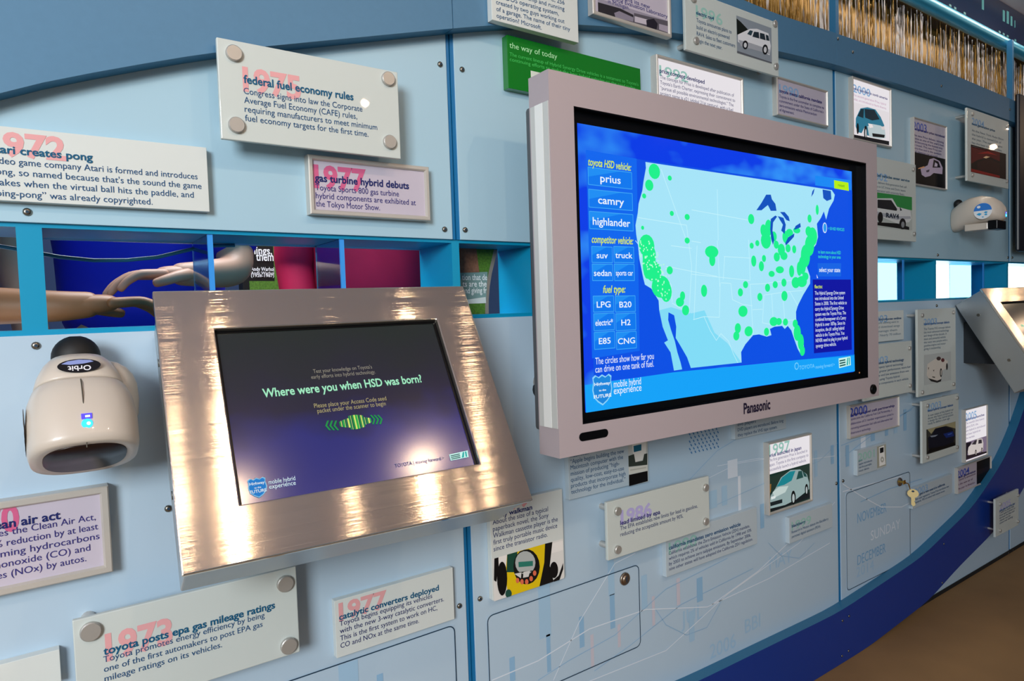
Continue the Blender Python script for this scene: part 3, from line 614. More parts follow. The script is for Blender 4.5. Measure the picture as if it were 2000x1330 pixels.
ma = nt.nodes.new('ShaderNodeMath'); ma.operation = 'MULTIPLY_ADD'; ma.inputs[1].default_value = .35; nt.links.new(nz.outputs['Fac'], ma.inputs[0])
ad = nt.nodes.new('ShaderNodeMath'); ad.operation = 'ADD'; ad.inputs[1].default_value = -.17; nt.links.new(sp.outputs['Y'], ad.inputs[0]); nt.links.new(ad.outputs[0], ma.inputs[2])
rp = nt.nodes.new('ShaderNodeValToRGB'); cr = rp.color_ramp; cr.elements[0].position = 0; cr.elements[0].color = lin('#041a8c'); cr.elements[1].position = 1; cr.elements[1].color = lin('#0c2016')
for p_, c_ in ((.28, '#0c1c88'), (.5, '#120e38'), (.75, '#121a24')):
    e_ = cr.elements.new(p_); e_.color = lin(c_)
nt.links.new(ma.outputs[0], rp.inputs[0]); nt.links.new(rp.outputs[0], b.inputs['Emission Color']); b.inputs['Emission Strength'].default_value = 0.62
mb = MB(); mb.rect(FS_, -.003, SW+.003, -.003, SH+.003, -.0003, KLCD); sc = mb.build('screen', ks)
uvl = sc.data.uv_layers.new(name='screen')
for lp in sc.data.loops:
    q = sc.data.vertices[lp.vertex_index].co + ks.location - FS_.o; uvl.data[lp.index].uv = (q.dot(kex)/SW, q.dot(-kdn)/SH)
mb = MB()
for a, b_, c, d in ((-.003, 0, -.003, SH+.003), (SW, SW+.003, -.003, SH+.003), (0, SW, SH, SH+.003), (0, SW, -.003, 0)): mb.rect(FS_, a, b_, c, d, .0004, BLACK)
mb.rect(FS_, 0, .003, 0, SH, .0003, BLACK); mb.rect(FS_, SW-.0045, SW, 0, SH, .0003, BLACK); mb.rect(FS_, 0, SW, SH-.0035, SH, .0003, BLACK)
mb.build('screen_gasket', sc)
def kt_(p, q, t, col, size, e=1.0, bold=0.0):
    u, v = FS_.uv(p); u2, v2 = FS_.uv(q); mb.text(FS_, t, u, (v+v2)/2, size, .0006, ink(col, e), width=u2-u, bold=bold)
mb = MB()
kt_((612,728),(727,721),'Test your knowledge on Toyota\'s','#a09a8c',.0078,.8); kt_((608,739),(734,731),'early efforts into hybrid technology.','#a09a8c',.0078,.8)
kt_((514,776),(825,747),'Where were you when HSD was born?','#a0e8c0',.0165,1.0,.02)
kt_((614,797),(755,782),'Please place your Access Code seed','#b4a878',.0086,.9); kt_((620,806),(754,793),'packet under the scanner to begin','#b4a878',.0086,.9)
mb.build('screen_text', sc)
mb = MB()
GG = ('#18903c', '#d4e46c', '#20b048', '#9cdc60')
for k in range(19):
    u0, v0 = FS_.uv((663+k*3.3, 829-k*.42)); hh = .0135*math.sin(math.pi*(.16+.70*k/18))*(1.25 if 5 < k < 15 else .9); mb.rect(FS_, u0, u0+random.choice((.0010, .0016, .0020)), v0-hh*.55, v0+hh*.6, .0006, ink(GG[k % 4], 1.0))
for sgn, px in ((-1, (635,643,651)), (1, (733,740,747))):
    for x in px:
        u0, v0 = FS_.uv((x, 832 if sgn < 0 else 819)); s_ = .0035*sgn; mb.poly(FS_, [(u0, v0), (u0-s_, v0+.0065), (u0-s_*1.7, v0+.0065), (u0-s_*.7, v0), (u0-s_*1.7, v0-.0065), (u0-s_, v0-.0065)], .0006, ink('#148c44', 1.0))
mb.build('barcode_graphic', sc)
mb = MB()
u, v = FS_.uv((503, 952)); shield(mb, FS_, u, v, .0195, .0006, .8); mb.build('road_shield_logo', sc); mb = MB()
kt_((525,946),(577,938),'mobile hybrid','#d8f0f4',.0075,1.0); kt_((526,955),(578,947),'experience','#d8f0f4',.0075,1.0)
kt_((772,913),(868,898),'TOYOTA | moving forward >','#6a70a0',.007,.6)
mb.build('screen_captions', sc); mb = MB(); logo_badge(mb, FS_, *[FS_.uv(p) for p in ((877,888),(913,880),(915,893),(880,900))], .0006, 1.0)
mb.build('dealer_badge', sc)
k2 = copy_tree(ks); k2.location = ks.location + Vector((2.425, 0, -0.014)); k2['label'] = 'brushed steel kiosk cut by the right edge, its grey side panel facing the viewer'

# ------------------------------------------------------------------ barcode scanners
CREAM = M('scanner_cream', '#cabfb2', 0.36, var=0.015, scale=8, coat=0.25)
SEAM = M('scanner_seam', '#4a4438', 0.5)
def superring(cx, cy, z, a, b_, n=36, e=2.6, tz=0.0):
    out = []
    for k in range(n):
        t_ = 2*math.pi*k/n; c, s_ = math.cos(t_), math.sin(t_)
        x = a*math.copysign(abs(c)**(2/e), c); y = b_*math.copysign(abs(s_)**(2/e), s_)
        out.append(Vector((cx+x, cy+y, z+tz*y)))
    return out
def scanner(loc, label, sc=.86, tilt=0.0, tray=False):
    t = thing('barcode_scanner', label, 'scanner', loc, 'wall mounted scanners')
    L = Vector(loc); mb = MB()
    prof = [(-.060, .049, .046, -.118), (-.0595, .0575, .053, -.117), (-.050, .0600, .056, -.115), (-.020, .0610, .056, -.112), (.010, .0585, .052, -.107), (.028, .0530, .046, -.102), (.034, .0490, .042, -.100)]
    mb.loft([[L+p for p in superring(0, cy, z, a, b_, tz=-.12)] for z, a, b_, cy in prof], CREAM)
    hd = mb.build('head', t)
    mb = MB(); prof = [(.0335, .0500, .0430, -.099), (.036, .0505, .0440, -.099), (.050, .0470, .0420, -.097), (.066, .0400, .0370, -.093), (.076, .033, .031, -.089), (.080, .022, .021, -.087), (.081, .004, .004, -.086)]
    mb.loft([[L+p for p in superring(0, cy, z, a, b_, tz=-.12)] for z, a, b_, cy in prof], CREAM); cap = mb.build('cap', t)
    mb = MB(); mb.loft([[L+p for p in superring(0, -.118, z, a, b_, tz=-.12)] for z, a, b_ in ((-.0602, .0450, .042), (-.0615, .0440, .041))], M('scanner_window', '#1a0606', 0.3)); mb.build('scan_window', t)
    mb = MB()
    rings = []
    for y, zc_, hz, hx in ((0, .0, .046, .040), (-.006, .0, .050, .044), (-.03, .008, .054, .047), (-.06, .020, .058, .050), (-.085, .022, .056, .047), (-.10, .020, .048, .036)):
        ring = []
        for k in range(24):
            a_ = 2*math.pi*k/24; c, s_ = math.cos(a_), math.sin(a_)
            ring.append(L+Vector((.010+hx*1.22*math.copysign(abs(c)**.75, c), y, zc_+hz*math.copysign(abs(s_)**.75, s_))))
        rings.append(ring)
    mb.loft(rings, CREAM); mb.build('wall_arm', t)
    mb = MB(); mb.sphere(L+Vector((0.0, -.045, .082)), .029, M('rubber_black', '#0a0a0b', 0.6), 20, 14, (1, .9, 1)); mb.build('swivel_knob', t)
    mb = MB(); mb.tube([L+Vector((0, -.1645, -.060)), L+Vector((0, -.1665, -.048)), L+Vector((0, -.1665, -.035)), L+Vector((0, -.1645, .0)), L+Vector((0, -.1625, .012)), L+Vector((0, -.1555, .026)), L+Vector((0, -.1475, .034))], .0007, SEAM, n=6); mb.build('mould_seam', hd)
    F = Frame(L+Vector((0, -.139, .055)), (1, 0, 0), (0, .24, .97)); F.o = L+Vector((0, -.1392, .054)); mb = MB()
    mb.ell(F, 0.0, 0, .0235, .0105, .0022, M('scanner_badge', '#0c0c12', 0.3), 28); mb.poly(F, [(-.019, .0035), (-.012, .0075), (0, .0092), (.012, .0078), (.016, .005), (.004, .0025), (-.01, .0018)], .0026, M('badge_blue', '#8a98d0', 0.4))
    Fr = Frame(F.o, (-1, 0, 0), (0, -.24, -.97)); Fr.n = F.n
    mb.text(Fr, 'Orbit', 0, .0005, .011, .0028, M('badge_white', '#e4e4ea', 0.5), align='c', bold=.02); mb.build('badge', cap)
    F = Frame(L+Vector((.002, -.1700, -.028)), (1, 0, 0), (0, 0, 1)); mb = MB()
    B1, B2, B3 = M('led_violet', '#4a3cf0', emit=1.6), M('led_cyan', '#25b8ff', emit=2.0), M('led_white', '#c8f4ff', emit=2.2)
    mb.rect(F, -.0055, .0055, .002, .009, 0, B1); mb.ell(F, 0, -.004, .006, .0062, 0.0003, B2, 16); mb.ell(F, .0015, -.004, .0022, .0022, .0006, B3, 10); mb.rect(F, -.0015, .0035, .004, .0065, .0004, B3); mb.build('status_light', hd)
    # round sticker on the flank
    mb = MB(); Fs = Frame(L+Vector((-.0606, -.112, -.018)), (0, -1, 0), (0, 0, 1)); SB, SWh = M('sticker_blue', '#2e7cd4', 0.4), M('sticker_white', '#e6eaee', 0.4)
    mb.ell(Fs, 0, 0, .030, .030, 0, SWh, 30); mb.poly(Fs, [(.0295*math.cos(k*math.pi/16), .002+.0275*math.sin(k*math.pi/16)) for k in range(17)], .0004, SB)
    mb.ell(Fs, -.013, .0165, .006, .005, .0006, SWh)
    for u, v, a in ((-.012, -.011, .009), (.010, -.006, .007), (.010, -.014, .006), (0, -.022, .004)): mb.poly(Fs, [(u-a, v), (u, v+a*.6), (u+a, v+a*.15), (u+a*.2, v-a*.6)], .0004, M('sticker_cyan', '#28a4dc', 0.4))
    mb.build('round_sticker', hd)
    if tray:
        for nm in ('cap', 'wall_arm', 'badge', 'scan_window', 'head', 'swivel_knob'):
            for c in [c for c in t.children_recursive if c.name.split('.')[0] == nm]:
                for g in list(c.children):
                    if g.name.split('.')[0] in ('status_light', 'round_sticker'): g.parent = t
                for g in list(c.children): bpy.data.objects.remove(g, do_unlink=True)
                bpy.data.objects.remove(c, do_unlink=True)
        rings = []
        for y, zc_, hz, hx in ((0, -.006, .043, .036), (-.004, -.005, .047, .040), (-.03, .008, .052, .047), (-.06, .018, .054, .052), (-.10, .022, .053, .0565), (-.13, .018, .048, .0555), (-.152, .010, .038, .046), (-.166, .002, .026, .030), (-.172, -.002, .012, .013)):
            rings.append([L+Vector((hx*math.copysign(abs(math.cos(a_))**.7, math.cos(a_)), y, zc_+hz*math.copysign(abs(math.sin(a_))**.8, math.sin(a_)))) for a_ in [2*math.pi*k/32 for k in range(32)]])
        mb = MB(); mb.loft(rings, CREAM); hd = mb.build('head', t)
        mb = MB(); mb.sphere(L+Vector((0, -.014, .056)), .017, M('rubber_black'), 16, 12, (1, .9, 1.1)); mb.build('swivel_knob', t)
        for c in t.children:
            if c.name.startswith('status_light'): c.location = (0, -.003, .024)
            if c.name.startswith('round_sticker'): c.location = (.0032, -.006, .030)
        mb = MB(); mb.box(L+Vector((-.040, -.128, -.056)), L+Vector((.040, -.050, -.030)), CREAM); mb.build('tray', t, bevel=.003)
        mb = MB(); mb.box(L+Vector((-.042, -.160, -.058)), L+Vector((.042, -.1285, -.024)), BLACK); mb.build('tray_end', t, bevel=.003)
    if tilt:
        R_ = Matrix.Rotation(-tilt, 3, 'X'); pv = Vector((0, -.085, .01))
        for c in t.children:
            if c.name.split('.')[0] in ('head', 'cap', 'scan_window'): c.rotation_euler = (-tilt, 0, 0); c.location = pv-R_@pv
    t.scale = (sc, sc, sc)
    return t
scanner((0.036, 0, 0.890), 'cream barcode scanner at far left below the strip window, seen from the front', .88, .42)
scanner((2.555, 0, 1.262), 'cream barcode scanner with round blue sticker, right of the television', .86, 0, True)
t = thing('scanner_base', 'cream and black wall base peeking out behind the left side of the television', 'scanner base', (.79, 0, .86))
mb = MB(); mb.loft([superring(0, 0, 0, 1, 1)]*0 or [[Vector((.79+a*math.cos(k*math.pi/12), y, .866+c*math.sin(k*math.pi/12))) for k in range(24)] for y, a, c in ((0, .040, .026), (-.03, .040, .026), (-.04, .034, .02), (-.042, .01, .006))], CREAM); mb.build('cover', t)
mb = MB(); mb.loft([[Vector((.79+a*math.cos(k*math.pi/12), y, .852+c*math.sin(k*math.pi/12))) for k in range(24)] for y, a, c in ((0, .042, .026), (-.026, .042, .026), (-.029, .03, .02))], M('rubber_black')); mb.build('black_pad', t)

# ------------------------------------------------------------------ the room seen through the strip
mb = MB(); mb.tube([(-.08, .118, 1.115), (-.03, .118, 1.107), (.03, .118, 1.095), (.07, .118, 1.091), (.11, .118, 1.092), (.15, .118, 1.097), (.19, .118, 1.108), (.22, .118, 1.116), (.26, .118, STRIP_T-.003)], .0028, M('cable_teal', '#1f5a70', 0.4), n=8)
tag(mb.build('hanging_cable'), 'dark teal cable sagging across the leftmost strip openings', 'cable')
mb = MB(); mb.box((-.45, .20, .93), (0.004, .42, .972), M('counter_white', '#f2f4f6', 0.4)); c_ = mb.build('counter_top', None, .003)
t = thing('white_counter', 'white counter seen through the leftmost strip opening under a brown forearm', 'counter', (-.2, .31, 0)); c_.parent = t; c_.location = (.2, -.31, 0)
for x in (-.42, -.03):
    for y in (.22, .40): mb = MB(); mb.box((x-.015, y-.015, 0), (x+.015, y+.015, .93), ALU); mb.build('leg', t)
# board with a curved edge standing in the strip
FB = Frame((0, 0.085, 0)); Bp = lambda *p: [FB.uv(q) for q in p]
zt_, zb_ = STRIP_T-.0005, STRIP_B+.0003
ed = Bp((966,477),(972,487),(967,510),(961,535),(957,560),(955,585),(955,612))
ed = [(ed[0][0], zt_)] + ed[1:-1] + [(ed[-1][0], zb_)]
mb = MB(); mb.prism(FB, [(.632, zb_), (.632, zt_)] + ed, -.012, 0, M('board_grey_edge', '#8d8378', 0.5)); t = mb.build('display_board', bevel=.001)
tag(t, 'display board with curved grey edge standing in the strip beside the television', 'board')
mb = MB(); HEDGE = M('hedge_print', '#4f7a22', 0.6, var=0.9, scale=260); BRK = M('brown_leaf_print', '#8a5f48', 0.6, var=0.5, scale=220); TEALP = M('print_teal_grey', '#7d9c98', 0.4)
ei = [(u-.009, v) for u, v in ed]
mb.poly(FB, [(.634, zb_+.001), (.634, zt_-.001)] + ei, .0003, HEDGE)
mb.poly(FB, Bp((893,484),(930,484),(936,532),(893,533)), .0006, BRK)
mb.poly(FB, Bp((893,533),(952,531),(949,592),(893,594)), .0006, TEALP); mb.poly(FB, Bp((893,588),(948,580),(949,592),(893,594)), .0008, M('print_white', '#d4dcd8', .4))
for p, q, s_ in (((902,547),(951,547),'tion that de'), ((903,560),(950,560),'ts are the'), ((904,573),(950,573),'and giving fr')):
    u, v = FB.uv(p); u2, _ = FB.uv(q); mb.text(FB, s_, u, v, .016, .001, M('print_pure_white', '#f4f8f8', .5), width=u2-u, bold=.01)
mb.build('printed_face', t)
# black quotation board and hedge in the far room
FQ = Frame((0, 1.15, 0)); Qp = lambda *p: [FQ.uv(q) for q in p]
q0, q1 = FQ.uv((470, 480))[0], FQ.uv((562, 480))[0]
mb = MB(); mb.fbox(FQ, q0, q1+.05, 0, 1.5, -.05, 0, M('quote_black', '#0a0c08', 0.5)); t = mb.build('quote_board', bevel=.002)
tag(t, 'tall black board with white quotation, seen through the strip between blue and red shirts', 'board')
mb = MB(); mb.rect(FQ, *[FQ.uv((533, 480))[0], FQ.uv((556, 480))[0]], .5, 1.45, .001, HEDGE); mb.rect(FQ, q0+.02, FQ.uv((533, 480))[0], .5, FQ.uv((520, 549))[1], .001, HEDGE)
WT = M('print_pure_white', '#f4f8f8', .5)
for p, q, s_, z in (((484,496),(531,496),'things,',.034),((500,509),(534,509),'them',.038),((490,529),(535,530),'Andy Warhol',.017),((490,536),(535,536),'Andy Warhol',.013),((490,541),(535,541),'(1928-1987)',.012)):
    u, v = FQ.uv(p); u2, _ = FQ.uv(q); mb.text(FQ, s_, u, v, z, .002, WT, width=u2-u, bold=.015)
mb.build('printed_face', t)
# bright window across the far room (daylight)
mb = MB(); mb.box((3.02, .62, .55), (5.2, .64, 1.6), M('daylight_pane', '#dff6ff', emit=5.0)); o = struct(mb.build('window_1'))
mb = MB()
for a, b_ in (((2.98, .60, .5), (3.02, .66, 1.65)), ((5.2, .60, .5), (5.24, .66, 1.65)), ((2.98, .60, 1.6), (5.24, .66, 1.65)), ((2.98, .60, 0), (5.24, .66, .55))): mb.box(a, b_, ALU)
mb.build('window_frame', o)

# ------------------------------------------------------------------ people behind the strip
def skin_mesh(name, verts, edges, radii, mat, parent, sub=2, extra=None):
    o0 = parent.location; me = bpy.data.meshes.new(name); me.from_pydata([tuple(Vector(v)-o0) for v in verts], edges, []); me.update()
    o = bpy.data.objects.new(name, me); COL.objects.link(o); o.parent = parent
    sk = o.modifiers.new('skin', 'SKIN'); sk.use_smooth_shade = True
    d = me.skin_vertices[0].data
    for i, r in enumerate(radii): d[i].radius = r if isinstance(r, tuple) else (r, r)
    d[0].use_root = True
    ss = o.modifiers.new('sub', 'SUBSURF'); ss.levels = sub; ss.render_levels = sub
    me.materials.append(mat); return o
def hand(name, parent, wrist, d, up, mat, L=.18):
    d = Vector(d).normalized(); up = Vector(up).normalized(); side = d.cross(up).normalized(); up = side.cross(d)
    w_ = Vector(wrist); V = [w_]; R_ = [.022]; Eg = []
    palm = w_+d*.045; V.append(palm); R_.append((.026, .018)); Eg.append((0, 1)); V.append(w_+d*.085); R_.append((.028, .016)); Eg.append((1, 2))
    o = skin_mesh(name, V, Eg, R_, mat, parent, 2)
    for k, (off, ln) in enumerate(((-.030, .062), (-.010, .075), (.010, .080), (.029, .070))):
        b0 = w_+d*.080+side*off*.85; p1 = b0+d*ln*.5+side*off*.12; p2 = p1+d*ln*.35-up*ln*.22; p3 = p2+d*ln*.22-up*ln*.28
        f = skin_mesh('finger', [b0-d*.02, b0+d*.008, p1, p2, p3], [(0, 1), (1, 2), (2, 3), (3, 4)], [.010, .0095, .009, .008, .0068], mat, parent, 1)
    b0 = w_+d*.02-side*.024; skin_mesh('thumb', [b0, b0+d*.030-side*.022-up*.006, b0+d*.055-side*.028-up*.014, b0+d*.075-side*.024-up*.02], [(0, 1), (1, 2), (2, 3)], [.013, .012, .0105, .008], mat, parent, 1)
    return o
def person(label, cx, cy, rz, skin, shirt, trousers, hair, armL, armR, h=1.72):
    t = thing('person', label, 'person', (cx, cy, 0))
    k = h/1.72; C_, S_ = math.cos(rz), math.sin(rz)
    G = lambda x, y, z: Vector((cx+(x*C_-y*S_)*k, cy+(x*S_+y*C_)*k, z*k))
    V = [G(0,0,.93), G(0,.01,1.10), G(0,.01,1.28), G(0,0,1.42), G(0,-.01,1.50), G(0,-.02,1.58), G(0,-.025,1.66)]; R_ = [(.15,.11), (.14,.105), (.155,.115), (.10,.08), (.052,.052), (.075,.085), (.068,.08)]
    Eg = [(i, i+1) for i in range(6)]
    for s_ in (-1, 1):
        b0 = len(V); V += [G(s_*.095,0,.86), G(s_*.10,0,.48), G(s_*.10,.02,.09), G(s_*.10,-.10,.04)]; R_ += [.085, .06, .042, .035]; Eg += [(0, b0), (b0, b0+1), (b0+1, b0+2), (b0+2, b0+3)]
    for arm in (armL, armR):
        if not arm: continue
        b0 = len(V); V += [Vector(p) for p in arm[:3]] + [Vector(arm[2])+Vector(arm[3]).normalized()*.055]; R_ += [.055, .040, .027, .022]; Eg += [(3, b0), (b0, b0+1), (b0+1, b0+2), (b0+2, b0+3)]
    body = skin_mesh('body', V, Eg, R_, skin, t)
    # face, hair, shoes
    f = [G(s_*.03, -.105, 1.635) for s_ in (-1, 1)]; mb = MB()
    for q in f: mb.sphere(q, .011, M('eye_white', '#e8e4de', .3), 10, 8); mb.sphere(q+(G(0,-.008,0)-G(0,0,0)), .006, M('eye_dark', '#1c1410', .2), 8, 6)
    mb.build('eyes', t); mb = MB(); mb.sphere(G(0,-.118,1.60), .014, skin, 10, 8, (.8, 1, 1.6)); mb.build('nose', t); mb = MB(); mb.sphere(G(0,-.10,1.565), .02, M('lips', '#9a5a50', .5), 10, 8, (1.1, .5, .3)); mb.build('mouth', t)
    mb = MB(); mb.sphere(G(0,.012,1.675), .098, hair, 18, 12, (.9, 1.05, .85)); mb.build('hair', t)
    mb = MB()
    for s_ in (-1, 1): mb.sphere(G(s_*.10, -.045, .045), .06, M('shoe_black', '#141416', .4), 14, 10, (.75, 2.1, .7))
    mb.build('shoes', t)
    V = [G(0,0,.90), G(0,.01,1.10), G(0,.01,1.28), G(0,0,1.43)]; R_ = [(.185,.135), (.175,.13), (.185,.135), (.115,.09)]; Eg = [(0,1),(1,2),(2,3)]
    for arm in (armL, armR):
        if not arm: continue
        b0 = len(V); p0, p1 = Vector(arm[0]), Vector(arm[1]); p2 = Vector(arm[2]); cu = arm[4]; V += [p0, p0.lerp(p1, min(cu, .96))]; R_ += [.072, .060]; Eg += [(2, b0), (b0, b0+1)]
        if cu > 1: V.append(p1); R_.append(.055); Eg.append((b0+1, b0+2)); V.append(p1.lerp(p2, cu-1)); R_.append(.044); Eg.append((b0+2, b0+3))
    skin_mesh('shirt', V, Eg, R_, shirt, t)
    V = [G(0,0,.95)]; R_ = [(.165,.125)]; Eg = []
    for s_ in (-1, 1):
        b0 = len(V); V += [G(s_*.09,0,.84), G(s_*.10,0,.48), G(s_*.10,.015,.10)]; R_ += [.10, .08, .065]; Eg += [(0, b0), (b0, b0+1), (b0+1, b0+2)]
    skin_mesh('trousers', V, Eg, R_, trousers, t)
    for arm in (armL, armR):
        if arm: hand('hand', t, arm[2], arm[3], (0, 0, 1), skin)
    return t
SK1, SK2, SK3 = M('skin_brown', '#8a5a34', .5, var=.05, scale=30), M('skin_light', '#b98d74', .5, var=.05, scale=30), M('skin_tan', '#b98e70', .5, var=.05, scale=30)
ROYAL = M('shirt_royal_blue', '#0a1cc4', .75, var=.25, scale=7); NAVY = M('shirt_navy', '#10148c', .75, var=.25, scale=7); MAROON = M('shirt_maroon', '#d0104a', .7, var=.35, scale=6)
KH_ = M('trousers_dark', '#22252e', .8, var=.1, scale=30); WHT = M('trousers_white', '#e4e6ea', .8, var=.05, scale=30); HR = M('hair_dark', '#1a1412', .6, var=.2, scale=60); HR2 = M('hair_brown', '#4a3220', .6, var=.2, scale=60)
person('person in dark blue shirt behind the leftmost strip opening, brown forearm reaching right', -.30, .62, 0, SK1, NAVY, WHT, HR, ((-.10, .60, 1.40), (-.17, .40, 1.04), (.035, .33, 1.032), (.9, .02, .05), .80), ((-.50, .60, 1.38), (-.56, .58, 1.10), (-.50, .42, 1.02), (.2, -.9, 0), .8))
person('person in royal blue shirt behind the strip, pale forearm held across the body', .20, .66, 0, SK2, ROYAL, KH_, HR2, ((.33, .62, 1.42), (.350, .48, 1.10), (.265, .42, 1.092), (-.95, -.05, -.02), .93), ((.0, .64, 1.42), (-.03, .66, 1.14), (.0, .55, .92), (.2, -.5, -.8), .8))
person('person in maroon shirt behind the strip window above the kiosk', .775, .76, -.2, SK3, MAROON, KH_, HR, ((.94, .74, 1.42), (1.00, .78, 1.14), (1.00, .72, .90), (0, -.2, -.95), 1.9), ((.59, .78, 1.42), (.575, .82, 1.14), (.575, .76, .90), (0, -.2, -.95), 1.9), 1.75)
# ------------------------------------------------------------------ plaques on the wall
def corners(F, TL, TR, BR, BL):
    q = [F.uv(p) if p else None for p in (TL, TR, BR, BL)]
    av = lambda i, a, b: (lambda l: sum(l)/len(l))([q[k][i] for k in (a, b) if q[k]])
    return av(0, 0, 3), av(0, 1, 2), av(1, 2, 3), av(1, 0, 1)     # u0, u1, v0, v1
PINK, ROSE, AQUA, PERI, SKY = '#e2a4a6', '#d0628c', '#9ccabf', '#b4addc', '#8cb4dc'
NAVYI, BLUEI, TEALI, PURPI = '#1d2766', '#1f4f7c', '#12597e', '#332f78'
PALE = M('acrylic_pale_blue', '#bccbd4', 0.3, var=.01, scale=4, coat=.3)
class Plaque: e = 0.0
def lit_(face): return face is not None and face.name.startswith('sheet_backlit')
def base(label, F, cs, group, cat='plaque', name='wall_plaque'):
    P = Plaque(); P.F = F; P.u0, P.u1, P.v0, P.v1 = corners(F, *cs)
    P.t = thing(name, label, cat, ((P.u0+P.u1)/2, 0, P.v0), group); return P
def flat(label, cs, out=0.012, mat=None, deep=None):            # solid acrylic block fixed flat on the wall
    P = base(label, wallf(out), cs, 'flat acrylic plaques')
    mb = MB(); mb.fbox(P.F, P.u0, P.u1, P.v0, P.v1, -(deep or out), 0, mat or WHITE); mb.build('panel', P.t, bevel=.0007); P.h = .0004; return P
def framed(label, cs, out=0.018, fw=0.0075, face=None, deep=None):   # shallow metal frame around a printed sheet
    P = base(label, wallf(out), cs, 'metal framed plaques', name='framed_plaque')
    a, b, c, d = P.u0, P.u1, P.v0, P.v1; mb = MB()
    dp = deep or out; prof = [(fw*.5, -dp), (0, -dp), (0, -.0012), (.0014, 0), (fw-.002, 0), (fw, -.003), (fw, -.006)]
    rings = [[P.F.pt(u, v, h) for u, v in ((a+i, c+i), (b-i, c+i), (b-i, d-i), (a+i, d-i))] for i, h in prof]
    mb.loft(rings, ALU, cap=False, smooth=False); mb.build('frame', P.t)
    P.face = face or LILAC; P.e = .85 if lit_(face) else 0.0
    mb = MB(); mb.fbox(P.F, a+fw-.0005, b-fw+.0005, c+fw-.0005, d-fw+.0005, -dp, -.0048, P.face); mb.build('printed_sheet', P.t); P.h = -.0044; return P
def knob(F, u, v, out, t, r=0.0088):
    k = max(0.003, .008); mb = MB()
    mb.tube([F.pt(u, v, -out), F.pt(u, v, -k)], r*.72, ROD, n=14)
    b = mb.build('standoff', t)
    R_ = lambda rr, h: [F.pt(u+rr*math.cos(2*math.pi*k/22), v+rr*math.sin(2*math.pi*k/22), h) for k in range(22)]
    mb = MB(); mb.loft([R_(r, .0001), R_(r, .0045), R_(r*.9, .0055)], STEEL, smooth=False); mb.build('cap', b)
def stand(label, cs, out=0.046, knobs=None, th=0.007, r=0.0088, face=None):      # frosted sheet on four metal standoffs
    P = base(label, wallf(out), cs, 'frosted plaques on standoffs', name='standoff_plaque')
    mb = MB(); mb.fbox(P.F, P.u0, P.u1, P.v0, P.v1, -th, 0, face or FROST); mb.build('panel', P.t, bevel=.0012)
    m_ = .021 if P.u1-P.u0 > .15 else .016
    for u, v in ([P.F.uv(p) for p in knobs] if knobs else [(P.u0+m_, P.v0+m_), (P.u1-m_, P.v0+m_), (P.u0+m_, P.v1-m_), (P.u1-m_, P.v1-m_)]): knob(P.F, u, v, out, P.t, r)
    P.h = .0004; return P
def put(P, name, t, p, q, cap, col, bold=0.0, dh=0.0):
    u, v = P.F.uv(p); u2, v2 = P.F.uv(q); mb = MB(); mb.text(P.F, t, u, (v+v2)/2 if abs(p[0]-q[0]) > 1 else v, cap/.682, P.h+dh, ink(col, P.e), width=u2-u, bold=bold); mb.build(name, P.t)
def capof(P, p, dy): return abs(P.F.uv(p)[1]-P.F.uv((p[0], p[1]-dy))[1])
def year(P, t, p, q, dy, col): put(P, 'year', t, p, q, capof(P, p, dy), col, .035 if dy > 24 else .012)
def head(P, t, p, q, dy, col): put(P, 'heading', t, p, q, capof(P, p, dy), col, .022, .0004)
def body(P, lines, first, last, ends, dy, col):       # first/last: left ends of the first/last baseline; ends: {line: right end px}
    n = len(lines); (ua, va), (ub, vb) = P.F.uv(first), P.F.uv(last); mb = MB(); cap = capof(P, first, dy)
    k0 = min(ends); w0 = P.F.uv((ends[k0], first[1]+(last[1]-first[1])*k0/max(1, n-1)))[0]-ua
    g = glyphs(lines[k0], 0.0, 0.0); sx = w0/(g[3]-g[2])
    for i, t in enumerate(lines):
        g = glyphs(t, 0.0, 0.0)
        if i in ends: wd = P.F.uv((ends[i], first[1]+(last[1]-first[1])*i/max(1, n-1)))[0]-ua
        else: wd = sx*(g[3]-g[2])
        mb.text(P.F, t, ua, va+(vb-va)*i/max(1, n-1), cap/.682, P.h+.0002, ink(col, P.e), width=wd)
    mb.build('body_text', P.t)
def K(ox, oy, s): return lambda *p: [(ox+x/s, oy+y/s) for x, y in p]
def picture(P, quad, shapes, bg, name='photograph', e=0.0):
    mb = MB(); q = [P.F.uv(p) for p in quad]; u0 = max(P.u0, (q[0][0]+q[3][0])/2); u1 = min(P.u1, (q[1][0]+q[2][0])/2); v1 = (q[0][1]+q[1][1])/2; v0 = (q[2][1]+q[3][1])/2
    mb.rect(P.F, u0, u1, v0, v1, P.h+.0001, ink(bg, e))
    cl = lambda w: (min(max(w[0], u0), u1), min(max(w[1], v0), v1))
    for i, (c, pts) in enumerate(shapes): mb.poly(P.F, [cl(P.F.uv(p)) for p in pts], P.h+.0002+i*.00006, ink(c, e))
    mb.build(name, P.t)
def circ(f, x, y, a, b): return f(*[(x+a*math.cos(k*math.pi/9), y+b*math.sin(k*math.pi/9)) for k in range(18)])

